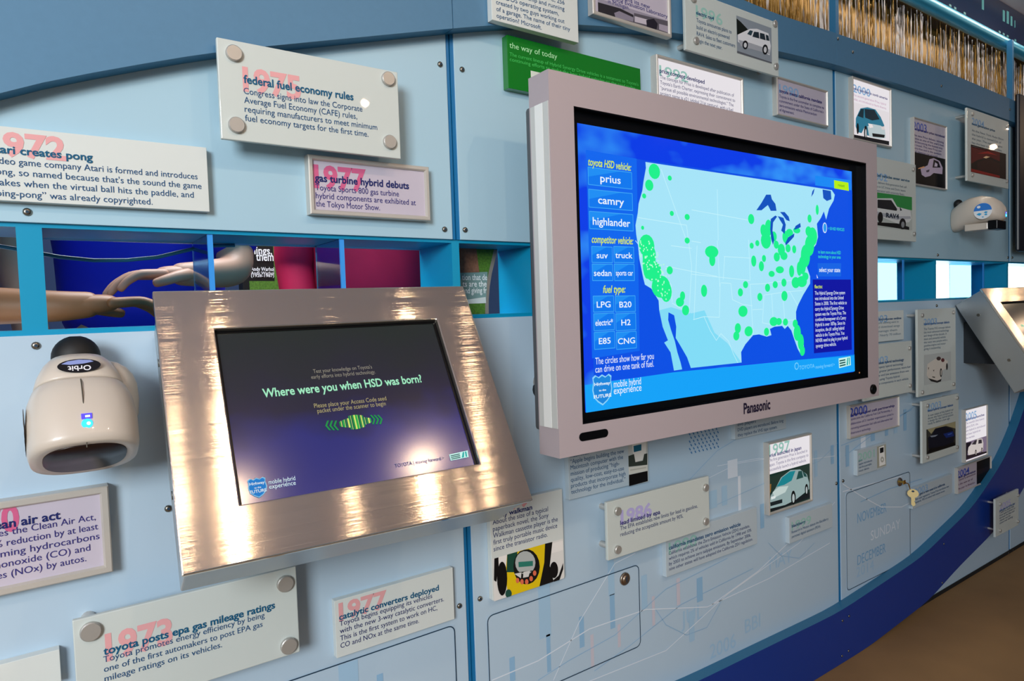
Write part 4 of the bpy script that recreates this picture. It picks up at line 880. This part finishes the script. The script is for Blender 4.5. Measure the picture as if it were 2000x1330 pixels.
# --- left panel column
P = flat('white plaque with pink 1972 about pong, cut by the left edge', ((-150, 229.5), (404.3,288.6), (408.7,412), (-150, 385)), .014)
year(P, '1972', (-22,299), (130,314), 44, PINK); head(P, 'atari creates pong', (-22,299), (181,312), 15, TEALI)
body(P, ['Video game company Atari is formed and introduces', 'Pong, so named because that\'s the sound the game', 'makes when the virtual ball hits the paddle, and', '\u201cping-pong\u201d was already copyrighted.'], (-21,318), (-14,382), {0: 384, 1: 392, 2: 377, 3: 297}, 13, BLUEI)
P = stand('frosted plaque on four standoffs with pink 1975 about federal fuel rules', ((421.3,75.9), (776.5,137.3), (783,308.6), (434,273)), .046, [(456,105),(757,155),(760,278),(461,245)], r=.0105)
year(P, '1975', (475,180), (588,190), 44, PINK); head(P, 'federal fuel economy rules', (476,165), (690,193), 15, TEALI)
body(P, ['Congress signs into law the Corporate', 'Average Fuel Economy (CAFE) rules,', 'requiring manufacturers to meet minimum', 'fuel economy targets for the first time.'], (476,183), (479,236), {0: 706, 1: 696, 2: 735, 3: 718}, 12, BLUEI)
P = framed('silver framed plaque with rose 1977 about gas turbine hybrid', ((602,302), (840,324.7), (839.6,429.8), (607,418.5)))
year(P, '1977', (616,365), (718,371), 42, ROSE); head(P, 'gas turbine hybrid debuts', (617,356), (801,365), 14, NAVYI)
body(P, ['Toyota Sports 800 gas turbine', 'hybrid components are exhibited at', 'the Tokyo Motor Show.'], (618,370), (619,402), {0: 781, 1: 814, 2: 744}, 11.5, PURPI)
P = framed('silver framed plaque about the clean air act at the left edge', ((-190, 1017), (211.7,942), (220.4,1113.3), (-190, 1210)), .02, .0095)
year(P, '1970', (-93,1055), (39,1037), 50, ROSE); head(P, 'clean air act', (-34,1036), (119,1019), 17, NAVYI)
body(P, ['Congress passes the Clean Air Act,', 'requiring a 90% reduction by at least', 'for smog-forming hydrocarbons', 'and carbon monoxide (CO) and', 'nitrogen oxides (NOx) by autos.'], (-150,1076), (-150,1163), {0: 191, 1: 196, 2: 199, 3: 181, 4: 173}, 14, PURPI)
P = stand('frosted plaque below the kiosk with pink 1973 about mileage ratings', ((140.6,1205.4), (578.6,1112), (585.7,1273), None), .046, [(177,1232),(556,1139),(563,1260),(186,1372)], r=.0115)
year(P, '1973', (207,1288), (338,1256), 50, PINK); head(P, 'toyota posts epa gas mileage ratings', (202,1276), (537,1190), 15, TEALI)
body(P, ['Toyota promotes energy efficiency by being', 'one of the first automakers to post EPA gas', 'mileage ratings on its vehicles.'], (202,1294), (205,1331), {0: 521, 1: 517, 2: 437}, 12, BLUEI)
P = flat('white plaque under the kiosk with pink 1977 about catalytic converters', ((651.8,1171.3), (885.2,1111), (887.3,1209.8), (658.6,1285.3)))
year(P, '1977', (662,1210), (756,1187), 33, PINK); head(P, 'catalytic converters deployed', (662,1208), (857,1155), 11.5, TEALI)
body(P, ['Toyota begins equipping its vehicles', 'with the new 3-way catalytic converters.', 'This is the first system to work on HC,', 'CO and NOx at the same time.'], (663,1223), (665,1266), {0: 846, 1: 869, 2: 856, 3: 820}, 10, NAVYI)
P = flat('blank white plaque in the bottom left corner', ((-160, 1337), (117,1271), (119.6,1331), None), .014)

# --- centre panel column
P = flat('white plaque at the top edge about a tiny garage software company', ((958,-60), (1127,-40), (1130,81), (961,41)), .044, None, .0135)
body(P, ['1981 ms-dos', 'The launch of the IBM PC, 256', 'colours, 16K chip and running', 'the DOS operating system,', 'created by two guys working out', 'of a garage. The name of their tiny', 'operation? Microsoft.'], (967,-45), (969,34), {1: 1101, 2: 1101, 3: 1090, 4: 1101, 5: 1112, 6: 1057}, 8.5, BLUEI)
GREEN = M('acrylic_green', '#0a7a1e', 0.14, coat=0.6, var=.02, scale=5)
P = flat('translucent green plaque reading the way of today, behind the television top', ((991,70), (1251,132.5), (1252, 220), (992.5,176)), .016, GREEN)
put(P, 'heading', 'the way of today', (995,96), (1088,113), capof(P, (995, 96), 11), '#b4f0b8')
body(P, ['The current lineup of Hybrid Synergy Drive vehicles is a testament to Toyota\'s', 'continuing efforts to make the best hybrid vehicles on the road today.'], (995,109), (995,119), {0: 1245, 1: 1240}, 7, '#4ac860')
mb = MB(); a, b = P.F.uv((1036,138)), P.F.uv((1062,156)); mb.rect(P.F, a[0], b[0], b[1], a[1], .0006, ink('#d8e0d4')); mb.build('small_white_tag', P.t)
P = framed('silver framed plaque with black-and-white photo at the top edge, above the television', ((1155,-60), (1310,-30), (1313,71), (1160,29.5)), .045, .008, None, .0145)
body(P, ['1980', 'EPA opens its new', 'Vehicle Evaluation Laboratory', 'in Michigan.'], (1190,-20), (1194,5), {1: 1272, 2: 1306, 3: 1232}, 8, PURPI)
k4 = K(880, 0, 4)
picture(P, k4((1163,10),(1710,128),(1712,262),(1165,95)), [('#2c2a30', k4((1163,10),(1340,60),(1440,110),(1445,170),(1300,140),(1165,95))), ('#8a8494', k4((1290,95),(1330,80),(1440,130),(1440,165),(1300,130))), ('#5a5660', k4((1445,95),(1710,160),(1712,262),(1445,178))), ('#c4bcc8', k4((1450,120),(1560,150),(1555,190),(1450,165))), ('#22202c', k4((1540,150),(1600,140),(1630,180),(1620,228),(1545,205))), ('#a49cac', k4((1640,180),(1712,200),(1712,250),(1640,225)))], '#9a94a4')
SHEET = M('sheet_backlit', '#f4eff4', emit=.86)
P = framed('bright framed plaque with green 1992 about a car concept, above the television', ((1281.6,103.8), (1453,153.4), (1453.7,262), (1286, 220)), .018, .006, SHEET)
year(P, '1992', (1291,146), (1347,160), 20, AQUA); head(P, 'prius concept developed', (1291,140), (1379,163), 8, NAVYI)
body(P, ['The concept for Prius is developed after publication of', 'Toyota\'s Earth Charter, expressing their commitment to', '\u201cpursue all possible environmental technologies.\u201d The', 'project name is g21 (global 21st century), with a fuel'], (1292,152), (1293,184), {0: 1436, 1: 1438, 2: 1435, 3: 1434}, 7, NAVYI)
P = stand('frosted standoff plaque with 1996 and a white off-roader photo, top right', ((1337,-13), (1520,36), (1520.7,147.8), (1339.8,98.8)), .046, [(1358,80),(1512,47),(1514,130),(1353,-2)], r=.0075)
year(P, '1996', (1359,30), (1411,52), 22, AQUA); head(P, 'electric rav4', (1359,28), (1394,40), 7, TEALI)
body(P, ['Toyota announces plans to', 'build an electric-powered', 'RAV4. Sales to fleet customers', 'begin the next year.'], (1360,43), (1361,82), {0: 1428, 1: 1424, 2: 1435, 3: 1410}, 7.5, BLUEI)
k5 = K(1250, 0, 4.4325)
SUV = lambda f: [('#5c6068', f((838,440),(1138,540),(1138,550),(838,462))), ('#121a16', f((834,160),(870,190),(940,265),(930,300),(838,300))), ('#e4e6ea', f((845,300),(950,250),(1010,250),(1110,290),(1130,400),(1120,480),(1070,455),(890,400),(845,360))), ('#a8acb4', f((850,345),(960,375),(1120,430),(1120,470),(1050,450),(870,400))), ('#2c4450', f((925,295),(950,262),(975,270),(960,310))), ('#22303a', f((970,318),(985,275),(1025,280),(1030,335))), ('#22303a', f((1035,335),(1035,285),(1075,295),(1085,350))), ('#22303a', f((1090,350),(1085,300),(1108,310),(1118,355))), ('#15171c', circ(f, 908, 390, 24, 38)), ('#d4d6da', circ(f, 908, 392, 13, 22)), ('#15171c', circ(f, 1080, 430, 24, 44)), ('#d4d6da', circ(f, 1080, 432, 13, 26))]
picture(P, k5((834,148),(1138,232),(1138,548),(838,462)), SUV(k5), '#8c96a0')
P = framed('small lilac framed plaque about a mandate, above the television right end', ((1517.3,147.8), (1618.2,177), (1618,248), (1519,223.4)), .014, .005)
year(P, '1990', (1525,180), (1563,190), 17, SKY); head(P, 'toyota meets california mandate', (1525,179), (1608,201), 6, PURPI)
body(P, ['Toyota is the first automaker to complete its', 'commitment under the State of California\'s', 'zero-emissions vehicle Memorandum', 'of Agreement.'], (1525,189), (1526,216), {0: 1612, 1: 1611, 2: 1598, 3: 1554}, 5.5, PURPI)
P = flat('white plaque with a yellow cassette player photo, right of the kiosk corner', ((957,990), (1098,952.4), (1103,1126.6), (962,1174)))
year(P, '1979', (966,1003), (1034,985), 30, PINK); head(P, 'sony walkman', (966,1012), (1039,995), 9.5, NAVYI)
body(P, ['About the size of a typical', 'paperback novel, the Sony', 'Walkman cassette player is the', 'first truly portable music device', 'since the transistor radio.'], (962,1025), (964,1077), {0: 1071, 1: 1072, 2: 1090, 3: 1089, 4: 1070}, 9.5, NAVYI)
k6 = K(600, 920, 3.2436)
picture(P, k6((1178,540),(1618,440),(1628,685),(1178,818)), [('#f0ece8', k6((1180,540),(1618,440),(1620,500),(1180,620))), ('#e6c614', k6((1265,520),(1510,455),(1495,730),(1270,800),(1255,640))), ('#161414', k6((1505,455),(1552,448),(1535,600),(1560,700),(1470,740),(1500,580))), ('#1c4a3c', k6((1265,525),(1330,500),(1320,640),(1262,640))), ('#151616', circ(k6, 1388, 605, 84, 112)), ('#b4bab8', circ(k6, 1380, 580, 64, 74)), ('#2f7c6c', k6((1336,575),(1428,568),(1428,600),(1338,608))), ('#121a18', k6((1328,640),(1432,628),(1432,634),(1328,648))), ('#d8d8d6', k6((1310,650),(1355,640),(1352,678))), ('#d8d8d6', k6((1368,638),(1410,630),(1400,668),(1365,675))),
         *[('#e07050', circ(k6, x, y, 11, 17)) for x, y in ((1330,692),(1358,700),(1388,700),(1416,680),(1438,645))],
         ('#111011', circ(k6, 1232, 680, 32, 108)), ('#111011', k6((1182,545),(1208,540),(1210,600),(1195,700),(1180,690))), ('#141214', circ(k6, 1560, 625, 26, 52)), ('#141214', k6((1555,690),(1590,660),(1618,580),(1618,620),(1595,690),(1560,705))), ('#235246', circ(k6, 1272, 775, 20, 28))], '#e4e2de')
P = flat('white plaque with a beige computer photo, beneath the television left corner', ((1108,842), (1265,803), (1265,940), (1111.6,976)), .012, PALE)
body(P, ['1984', 'macintosh', '\u201cApple begins building the new', 'Macintosh computer with the', 'mission of producing \u201chigh-', 'quality, low-cost, easy-to-use', 'products that incorporate high', 'technology for the individual.\u201d'], (1113,882), (1115,965), {2: 1219, 3: 1217, 4: 1210, 5: 1219, 6: 1222, 7: 1222}, 8.5, BLUEI)
k7 = K(1080, 780, 3.8)
picture(P, k7((556,320),(705,284),(703,608),(562,646)), [('#e8e6e0', k7((585,330),(690,300),(690,440),(600,470))), ('#1c6480', k7((596,345),(655,332),(655,378),(598,392))), ('#38403a', k7((558,420),(600,405),(610,465),(665,455),(675,405),(698,400),(698,485),(560,500))), ('#d8d6cc', k7((560,505),(697,485),(697,530),(562,555))), ('#bcbab0', k7((570,520),(690,500),(690,510),(572,530))), ('#0c0a0c', k7((562,560),(700,530),(702,606),(562,644)))], '#c4c8c4')
P = flat('pale plaque about disc players, half hidden under the television bottom edge', ((1434,815), (1535,790), (1535.3,835.8), (1436.4,859.4)), .012, PALE)
body(P, ['1996', 'dvd players', 'DVD players are introduced. Before long', 'they replace the VHS tape system.'], (1440,822), (1441,853), {1: 1476, 2: 1530, 3: 1518}, 6.5, BLUEI)
P = flat('pale plaque about zero emission vehicles, behind the 1986 standoff plaque', ((1299,1046), (1478.7,991.8), (1478.7,1063), (1302,1126)), .012, PALE)
year(P, '1990', (1306,1082), (1361,1065), 22, AQUA); head(P, 'california mandates zero emission vehicle', (1306,1073), (1446,1027), 7.5, BLUEI)
body(P, ['California establishes the Zero Emission Vehicle (ZEV) mandate,', 'which requires 2% of vehicles sold in California by 1998 and 10%', 'by 2003 to achieve zero tailpipe emissions. By September 2006,', 'nine other states will have adopted the California ZEV regulation.'], (1306,1084), (1306,1115), {0: 1465, 1: 1468, 2: 1467, 3: 1471}, 6.5, NAVYI)
P = stand('frosted standoff plaque with violet 1986 about lead limits', ((1184.7,980), (1385,931), (1386,1032.6), (1187.4,1093)), .046, [(1205,998),(1377,952),(1377,1018),(1205,1073)], r=.0082)
year(P, '1986', (1212,1023), (1273,1006), 25, PERI); head(P, 'lead limited by epa', (1211,1026), (1289,1003), 8.5, PURPI)
body(P, ['The EPA establishes new limits for lead in gasoline,', 'reducing the acceptable amount by 90%.'], (1211,1036), (1211,1048), {0: 1363, 1: 1335}, 8, NAVYI)
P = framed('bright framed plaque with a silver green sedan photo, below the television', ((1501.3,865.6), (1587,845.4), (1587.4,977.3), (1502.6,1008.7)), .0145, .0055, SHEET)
year(P, '1997', (1505,892), (1546,882), 22, AQUA); head(P, 'prius launched in japan', (1504,893), (1568,879), 7, PURPI)
body(P, ['The first generation Prius is launched in', 'Japan. Toyota is the first company to', 'successfully launch a hybrid vehicle.'], (1504,903), (1504,922), {0: 1580, 1: 1582, 2: 1578}, 6, '#6c6890')
k8 = K(1400, 780, 2.4175)
SEDAN = lambda f: [('#243830', f((250,370),(447,305),(447,380),(250,440))), ('#9a6a2c', f((251,405),(264,400),(262,440),(253,450))), ('#141c20', f((255,500),(447,440),(447,465),(268,535),(255,520))), ('#9cb4b4', f((255,490),(262,455),(285,420),(310,370),(355,335),(400,332),(432,355),(443,395),(443,425),(380,475),(330,500),(258,518))), ('#1c8c98', f((288,415),(315,370),(352,342),(378,338),(360,385),(325,405))), ('#cfe0dc', f((270,440),(300,415),(345,410),(330,440),(280,465))), ('#24504c', f((382,380),(392,340),(408,338),(415,370))), ('#24504c', f((418,365),(410,338),(428,355),(432,368))), ('#0e1214', circ(f, 368, 466, 11, 34)), ('#b8c4c4', circ(f, 368, 468, 6, 21)), ('#0e1214', circ(f, 430, 428, 8, 28)), ('#b8c4c4', circ(f, 430, 430, 4, 17)), ('#1a2428', f((258,488),(315,472),(315,490),(260,506))), ('#eef6f4', f((262,462),(285,455),(282,468),(263,475)))]
picture(P, k8((250,355),(447,305),(447,470),(252,540)), SEDAN(k8), '#17332c', e=.8)
P = flat('pale plaque with faint 1999 below the bright sedan plaque', ((1540.6,1011.6), (1625.4,982.7), (1626.3,1031), (1542.7,1060)), .012, PALE)
year(P, '1999', (1546,1036), (1584,1022), 16, AQUA); head(P, 'blackberry', (1546,1030), (1573,1021), 5.5, BLUEI)
body(P, ['Research In Motion debuts the BlackBerry', 'personal digital assistant (PDA).'], (1546,1042), (1546,1051), {0: 1618, 1: 1603}, 5, BLUEI)

# --- right panel column
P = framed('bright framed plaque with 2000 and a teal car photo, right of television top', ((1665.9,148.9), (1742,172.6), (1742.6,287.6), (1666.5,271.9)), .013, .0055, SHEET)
year(P, '2000', (1669,179), (1703,188), 15, SKY); head(P, 'prius launched in north america', (1669,174), (1736,194), 5, PURPI)
body(P, ['The second-generation Prius, hybrid', 'sedan, are introduced to North America.'], (1669,186), (1669,194), {0: 1733, 1: 1734}, 4.5, '#c494b4')
k9 = K(1600, 0, 4.4325)
TCAR = lambda f: [('#12141a', f((305,1160),(618,1220),(618,1255),(305,1195))), ('#2f7c98', f((328,1090),(330,1020),(370,935),(430,925),(500,945),(545,1010),(575,1080),(585,1170),(540,1185),(480,1180),(430,1170),(410,1090),(380,1150),(345,1140))), ('#16303c', f((345,1000),(375,940),(400,940),(395,1020))), ('#1b2c38', f((405,940),(490,948),(535,1030),(470,1040),(410,1015))), ('#c4d4d8', f((430,1090),(470,1070),(545,1085),(580,1110),(588,1190),(540,1200),(445,1180))), ('#fbf0ee', f((435,1065),(470,1072),(480,1100),(450,1105))), ('#e8dcdc', f((545,1095),(575,1090),(580,1120),(555,1120))), ('#16181c', f((470,1150),(580,1165),(575,1190),(475,1180))), ('#0c0e12', circ(f, 413, 1145, 14, 60)), ('#c8ccd0', circ(f, 415, 1150, 7, 36)), ('#0c0e12', circ(f, 345, 1110, 10, 48))]
picture(P, k9((303,900),(618,950),(618,1255),(305,1195)), TCAR(k9), '#f2ecf0', e=.82)
P = framed('lilac framed plaque with 2003 and a white car on black, left of frosted 2004', ((1784,228), (1850,246), (1851,370), (1788,361.5)), .012, .004)
year(P, '2003', (1786,252), (1813,259), 16, '#5c6cc4'); head(P, '2nd generation prius introduced', (1787,257), (1848,264), 4.5, PURPI)
body(P, ['The new Prius debuts, winning', 'praise as one of the year\'s best', 'and becoming the fastest way', 'to travel. The new Prius can', 'carry five and is the quietest', 'and cleanest car around.'], (1786,264), (1787,296), {0: 1846}, 4.2, PURPI)
ka = K(1640, 250, 4.2917)
picture(P, ka((628,205),(897,250),(897,500),(640,465)), [('#c4b4cc', ka((700,390),(690,340),(750,310),(765,260),(800,250),(850,275),(875,330),(872,385),(800,375),(770,400),(730,410))), ('#1a141c', ka((790,330),(800,262),(840,280),(858,330))), ('#d8cce0', ka((805,320),(812,285),(832,300),(830,322))), ('#e8a878', ka((668,335),(720,318),(725,330),(672,342))), ('#4c4454', ka((735,355),(765,345),(760,365),(740,370)))], '#070508')
P = stand('frosted standoff plaque with a red glowing photo, at upper far right', ((1888.8,211), (1970,236.9), (1969.8,367.7), (1889.4,353.7)), .048, [(1898,223),(1966,247),(1965,354),(1898,342)], r=.006)
year(P, '2004', (1898,243), (1922,250), 13, SKY); head(P, 'next generation prius', (1898,245), (1943,256), 4.5, TEALI)
body(P, ['At the New York Auto Show', 'the hybrid is named Car of', 'the year. The newest engine', 'has the best mileage in class', 'among the fleet.'], (1898,256), (1898,288), {0: 1960}, 4.2, '#6c7c8c')
picture(P, ka((1098,152),(1393,205),(1393,432),(1100,368)), [('#5c0c10', ka((1100,155),(1340,200),(1340,280),(1250,240),(1150,270),(1100,300))), ('#a81c18', ka((1150,215),(1240,195),(1320,230),(1240,215))), ('#8c1410', ka((1100,340),(1340,400),(1340,420),(1100,366))), ('#2c080a', ka((1150,290),(1250,255),(1340,300),(1340,390),(1150,350))), ('#fcd0a0', ka((1200,248),(1225,235),(1258,242),(1225,256)))], '#160506')
P = stand('frosted standoff plaque with a white off-roader on green, beside television right edge', ((1690,302), (1788,321), (1790.3,472.6), (1690, 465)), .040, [(1788-6,331),(1790-6,457),(1700,318),(1700,452)], r=.0062)
year(P, '2002', (1700,351), (1733,353), 14, SKY); head(P, 'fuel cell vehicles enter service', (1700,345), (1776,353), 5, TEALI)
body(P, ['Toyota delivers first-generation fuel cell', 'vehicles to UC Irvine and Davis; leases', 'begin operation with university fleets.'], (1700,356), (1700,372), {0: 1770}, 4.5, '#6c7c8c')
RAV = lambda f: [('#2c8c44', f((312,540),(605,575),(605,690),(312,640))), ('#d4d8d8', f((312,590),(440,590),(480,660),(590,690),(600,760),(580,790),(480,800),(312,730))), ('#1a1c24', f((315,600),(430,605),(480,680),(475,695),(315,670))), ('#a8acb4', f((312,700),(480,740),(590,740),(595,760),(480,770),(312,730))), ('#0c0c10', f((315,790),(480,800),(580,830),(580,860),(315,815))), ('#0c0c10', circ(f, 525, 805, 28, 48)), ('#8c9094', circ(f, 527, 810, 14, 26)), ('#0c0c10', circ(f, 338, 750, 22, 46)), ('#1a1a2c', f((500,660),(520,690),(505,695)))]
picture(P, ka((250,532),(605,575),(605,868),(250,812)), RAV(ka), '#b4bcb8')
a = P.F.uv(ka((383,735))[0]); b = P.F.uv(ka((490,750))[0]); mb = MB(); mb.text(P.F, 'RAV4', a[0], (a[1]+b[1])/2-.004, .018, P.h+.002, ink('#1c2c40'), width=b[0]-a[0], bold=.03); mb.build('photo_lettering', P.t)
P = flat('pale plaque high below the strip, touching the television right side', ((1700,606), (1764.6,608.7), (1765.6,664), (1700,668.5)))
year(P, '2003', (1700,631), (1733,629), 14, SKY); head(P, 'apple introduces online', (1700,626), (1760,624), 4.5, BLUEI)
body(P, ['music store, allowing users to', 'buy and download songs', 'and manage them', 'legally. Nearly 70 million'], (1700,634), (1700,659), {0: 1755, 1: 1757, 2: 1752, 3: 1759}, 4.5, '#6c8498')
P = stand('frosted standoff plaque about hybrid technology, tucked behind the television right edge', ((1686,672), (1780.8,668.9), (1781.5,764), (1688,785.6)), .040, [(1775,680),(1776,753),(1698,686),(1698,770)], r=.0062)
year(P, '2003', (1700,713), (1734,709), 14, SKY); head(P, 'prius makes hybrid technology', (1700,714), (1765,704), 5, BLUEI)
body(P, ['The company hybrid technology', 'offering greater performance, more fuel', 'economy and low emissions from one', 'package using Toyota hybrid', 'the same components in each vehicle.'], (1700,722), (1702,754), {0: 1764}, 4.5, BLUEI)
P = stand('tall frosted standoff plaque with a cream concept car, left of the far kiosk', ((1792.8,605), (1866.2,600.3), (1867.4,760.3), (1792,776)), .042, [(1800,616),(1861,610),(1861,750),(1800,766)], r=.006)
year(P, '2003', (1804,636), (1830,632), 12, SKY); head(P, 'hybrid sports concept debuts', (1804,636), (1854,630), 4.5, '#2c64a0')
body(P, ['The Toyota FXS concept debuts', 'the most advanced technology', 'and design of the decade. A', 'sleek and powerful vehicle', 'that seats two people with a', 'gasoline engine and motor', 'giving it outstanding'], (1804,645), (1804,684), {0: 1856}, 4.2, '#5c748c')
kb_ = K(1640, 480, 4.1556)
picture(P, kb_((680,885),(900,860),(905,1100),(690,1120)), [('#d6cfc4', kb_((705,1050),(710,960),(770,920),(830,910),(875,935),(872,990),(835,1010),(820,1080),(780,1105),(720,1080))), ('#1c1414', kb_((705,1060),(720,1075),(790,1095),(825,1080),(820,1100),(790,1112),(740,1100))), ('#3c2422', circ(kb_, 802, 915, 18, 16)), ('#5c1c20', circ(kb_, 835, 928, 14, 16)), ('#1a1618', circ(kb_, 820, 1030, 9, 36)), ('#c8c0b4', circ(kb_, 821, 1030, 4, 22)), ('#1a1618', circ(kb_, 868, 980, 7, 28)), ('#4c4440', kb_((715,990),(722,985),(720,1010))), ('#4c4440', kb_((755,1010),(765,1005),(762,1022))), ('#4c4440', kb_((750,1060),(772,1064),(770,1072),(750,1068)))], '#b8bebc')
P = stand('frosted standoff plaque with a dark blue car photo, below the cream car plaque', ((1800.5,785.5), (1871.8,767), (1873,881.6), (1802,905.8)), .042, [(1810,792),(1868,777),(1868,873),(1810,893)], r=.006)
year(P, '2003', (1811,802), (1838,796), 13, SKY); head(P, 'lexus hybrid concept debuts', (1812,806), (1861,791), 4.5, '#2c64a0')
body(P, ['A new vision of the hybrid car', 'shows the future of luxury as', 'a design for the hybrid system', 'ready to define a new age'], (1812,814), (1812,830), {0: 1862}, 4.2, '#5c748c')
kc = K(1600, 750, 3.8)
picture(P, kc((795,335),(1012,280),(1010,460),(795,520)), [('#a49c78', kc((800,330),(1012,278),(1012,330),(940,310),(860,330),(830,370))), ('#0c1024', kc((810,480),(805,400),(840,370),(860,330),(930,315),(985,330),(1005,380),(995,430),(940,455),(830,480))), ('#142c74', kc((920,370),(990,350),(1000,385),(940,400))), ('#3c5cb0', kc((950,372),(985,362),(980,372),(955,380))), ('#8c94a4', kc((820,385),(880,375),(860,390),(830,395))), ('#040408', kc((815,480),(930,455),(1000,430),(1010,460),(800,515)))], '#3a3a34')
P = framed('lilac framed plaque about fuel cell partnership, under the television right corner', ((1660.5,792), (1757.9,773.7), (1757,831.6), (1660.5,859)), .010, .0045)
year(P, '2000', (1662,815), (1697,808), 17, '#3c54bc'); head(P, 'california fuel cell partnership', (1662,812), (1750,796), 4.8, '#2c2470')
body(P, ['Toyota joins the California Fuel Cell Partnership, a', 'collaboration of 31 member organizations united in', 'promoting automotive fuel cells and alternative fuel', 'infrastructure technology.'], (1662,822), (1663,849), {0: 1745, 1: 1748, 2: 1746, 3: 1704}, 4.5, PURPI)
P = flat('small pale plaque with 2001 and a pocket music player photo', ((1674,879), (1730.8,865.8), (1731.6,911.8), (1675,929)), .012, PALE)
year(P, '2001', (1676,901), (1708,892), 15, AQUA); body(P, ['ipod', 'apple introduces', 'the first portable', 'music device'], (1677,902), (1677,922), {1: 1703, 2: 1702, 3: 1697}, 4.2, BLUEI)
picture(P, kc((425,465),(490,448),(498,605),(432,622)), [('#f2f2ee', kc((442,470),(480,455),(490,595),(445,612))), ('#10141c', kc((448,476),(476,468),(476,505),(450,514))), ('#b4b4ac', circ(kc, 466, 560, 13, 22)), ('#f2f2ee', circ(kc, 466, 560, 5, 8))], '#a8a898')
P = flat('pale plaque right of the hanging key', ((1782,952.6), (1859,926.8), (1860,963), (1783,993.4)), .012, PALE)
year(P, '2003', (1786,967), (1812,957), 12, SKY); head(P, 'prius gets a new award in california', (1786,972), (1845,946), 4.5, BLUEI)
body(P, ['After state regulations Toyota Prius introduces new', 'standards; 70% are solved with carpool access'], (1786,978), (1786,984), {0: 1853, 1: 1845}, 4, BLUEI)
P = framed('bright framed plaque with a white off-roader photo, at lower far right', ((1886,800), (1929.7,790.8), (1930,888), (1886.8,905)), .013, .003, SHEET)
year(P, '2005', (1888,823), (1910,817), 15, SKY); head(P, 'hybrid suv launches', (1888,822), (1925,812), 4.5, PURPI)
body(P, ['The world\'s first luxury', 'hybrid SUV, the', 'new hybrid is introduced', 'and best hybrid on', 'the market.'], (1888,830), (1888,859), {0: 1925}, 4.2, '#7c6c98')
picture(P, kc((1088,440),(1252,385),(1252,520),(1090,565)), [('#1a1420', kc((1092,440),(1140,430),(1110,520),(1110,560),(1092,565))), ('#2a2028', kc((1110,530),(1252,500),(1252,520),(1105,562))), ('#e6dcd8', kc((1112,505),(1118,470),(1150,435),(1185,408),(1220,405),(1228,440),(1226,490),(1180,515),(1118,530))), ('#3a343c', kc((1140,450),(1165,420),(1182,415),(1172,450))), ('#3a343c', kc((1190,445),(1192,415),(1215,412),(1218,440))), ('#1a161a', circ(kc, 1172, 512, 7, 24)), ('#c4b8b4', circ(kc, 1173, 512, 4, 15)), ('#1a161a', circ(kc, 1217, 494, 6, 22)), ('#c4b8b4', circ(kc, 1218, 494, 3, 13))], '#8c7c94', e=.7)
P = framed('small framed plaque, half lilac and half black, below the white off-roader plaque', ((1871,913), (1937.6,892), (1936.8,936.8), (1871.8,966)), .011, .003)
year(P, '2004', (1872,934), (1896,925), 13, '#3c54bc'); head(P, 'next generation', (1873,937), (1908,921), 4.2, '#2c2470')
body(P, ['Toyota is announced', 'as the new car of', 'the year in America'], (1873,941), (1873,958), {0: 1908}, 4, '#5c2c58')
picture(P, kc((1180,575),(1278,545),(1276,708),(1180,745)), [('#24161c', kc((1180,640),(1276,610),(1276,640),(1180,680)))], '#0a0508')
P = stand('small frosted standoff plaque over the dark blue swoosh, bottom far right', ((1944.7,975), (1989.5,955), (1989.5,1027.6), (1944,1047.4)), .065, [(1952,984),(1987,967),(1987,1018),(1952,1036)], r=.0055)
year(P, '2005', (1952,996), (1974,987), 12, PERI); head(P, 'prius gets car of the year', (1952,999), (1982,985), 4, '#2c64a0')
body(P, ['California seeks help', 'from hybrid drivers to', 'increase the fleet and', 'cleaner cars for', 'tomorrow starting'], (1952,1004), (1952,1024), {0: 1980}, 4, '#4c5c7c')
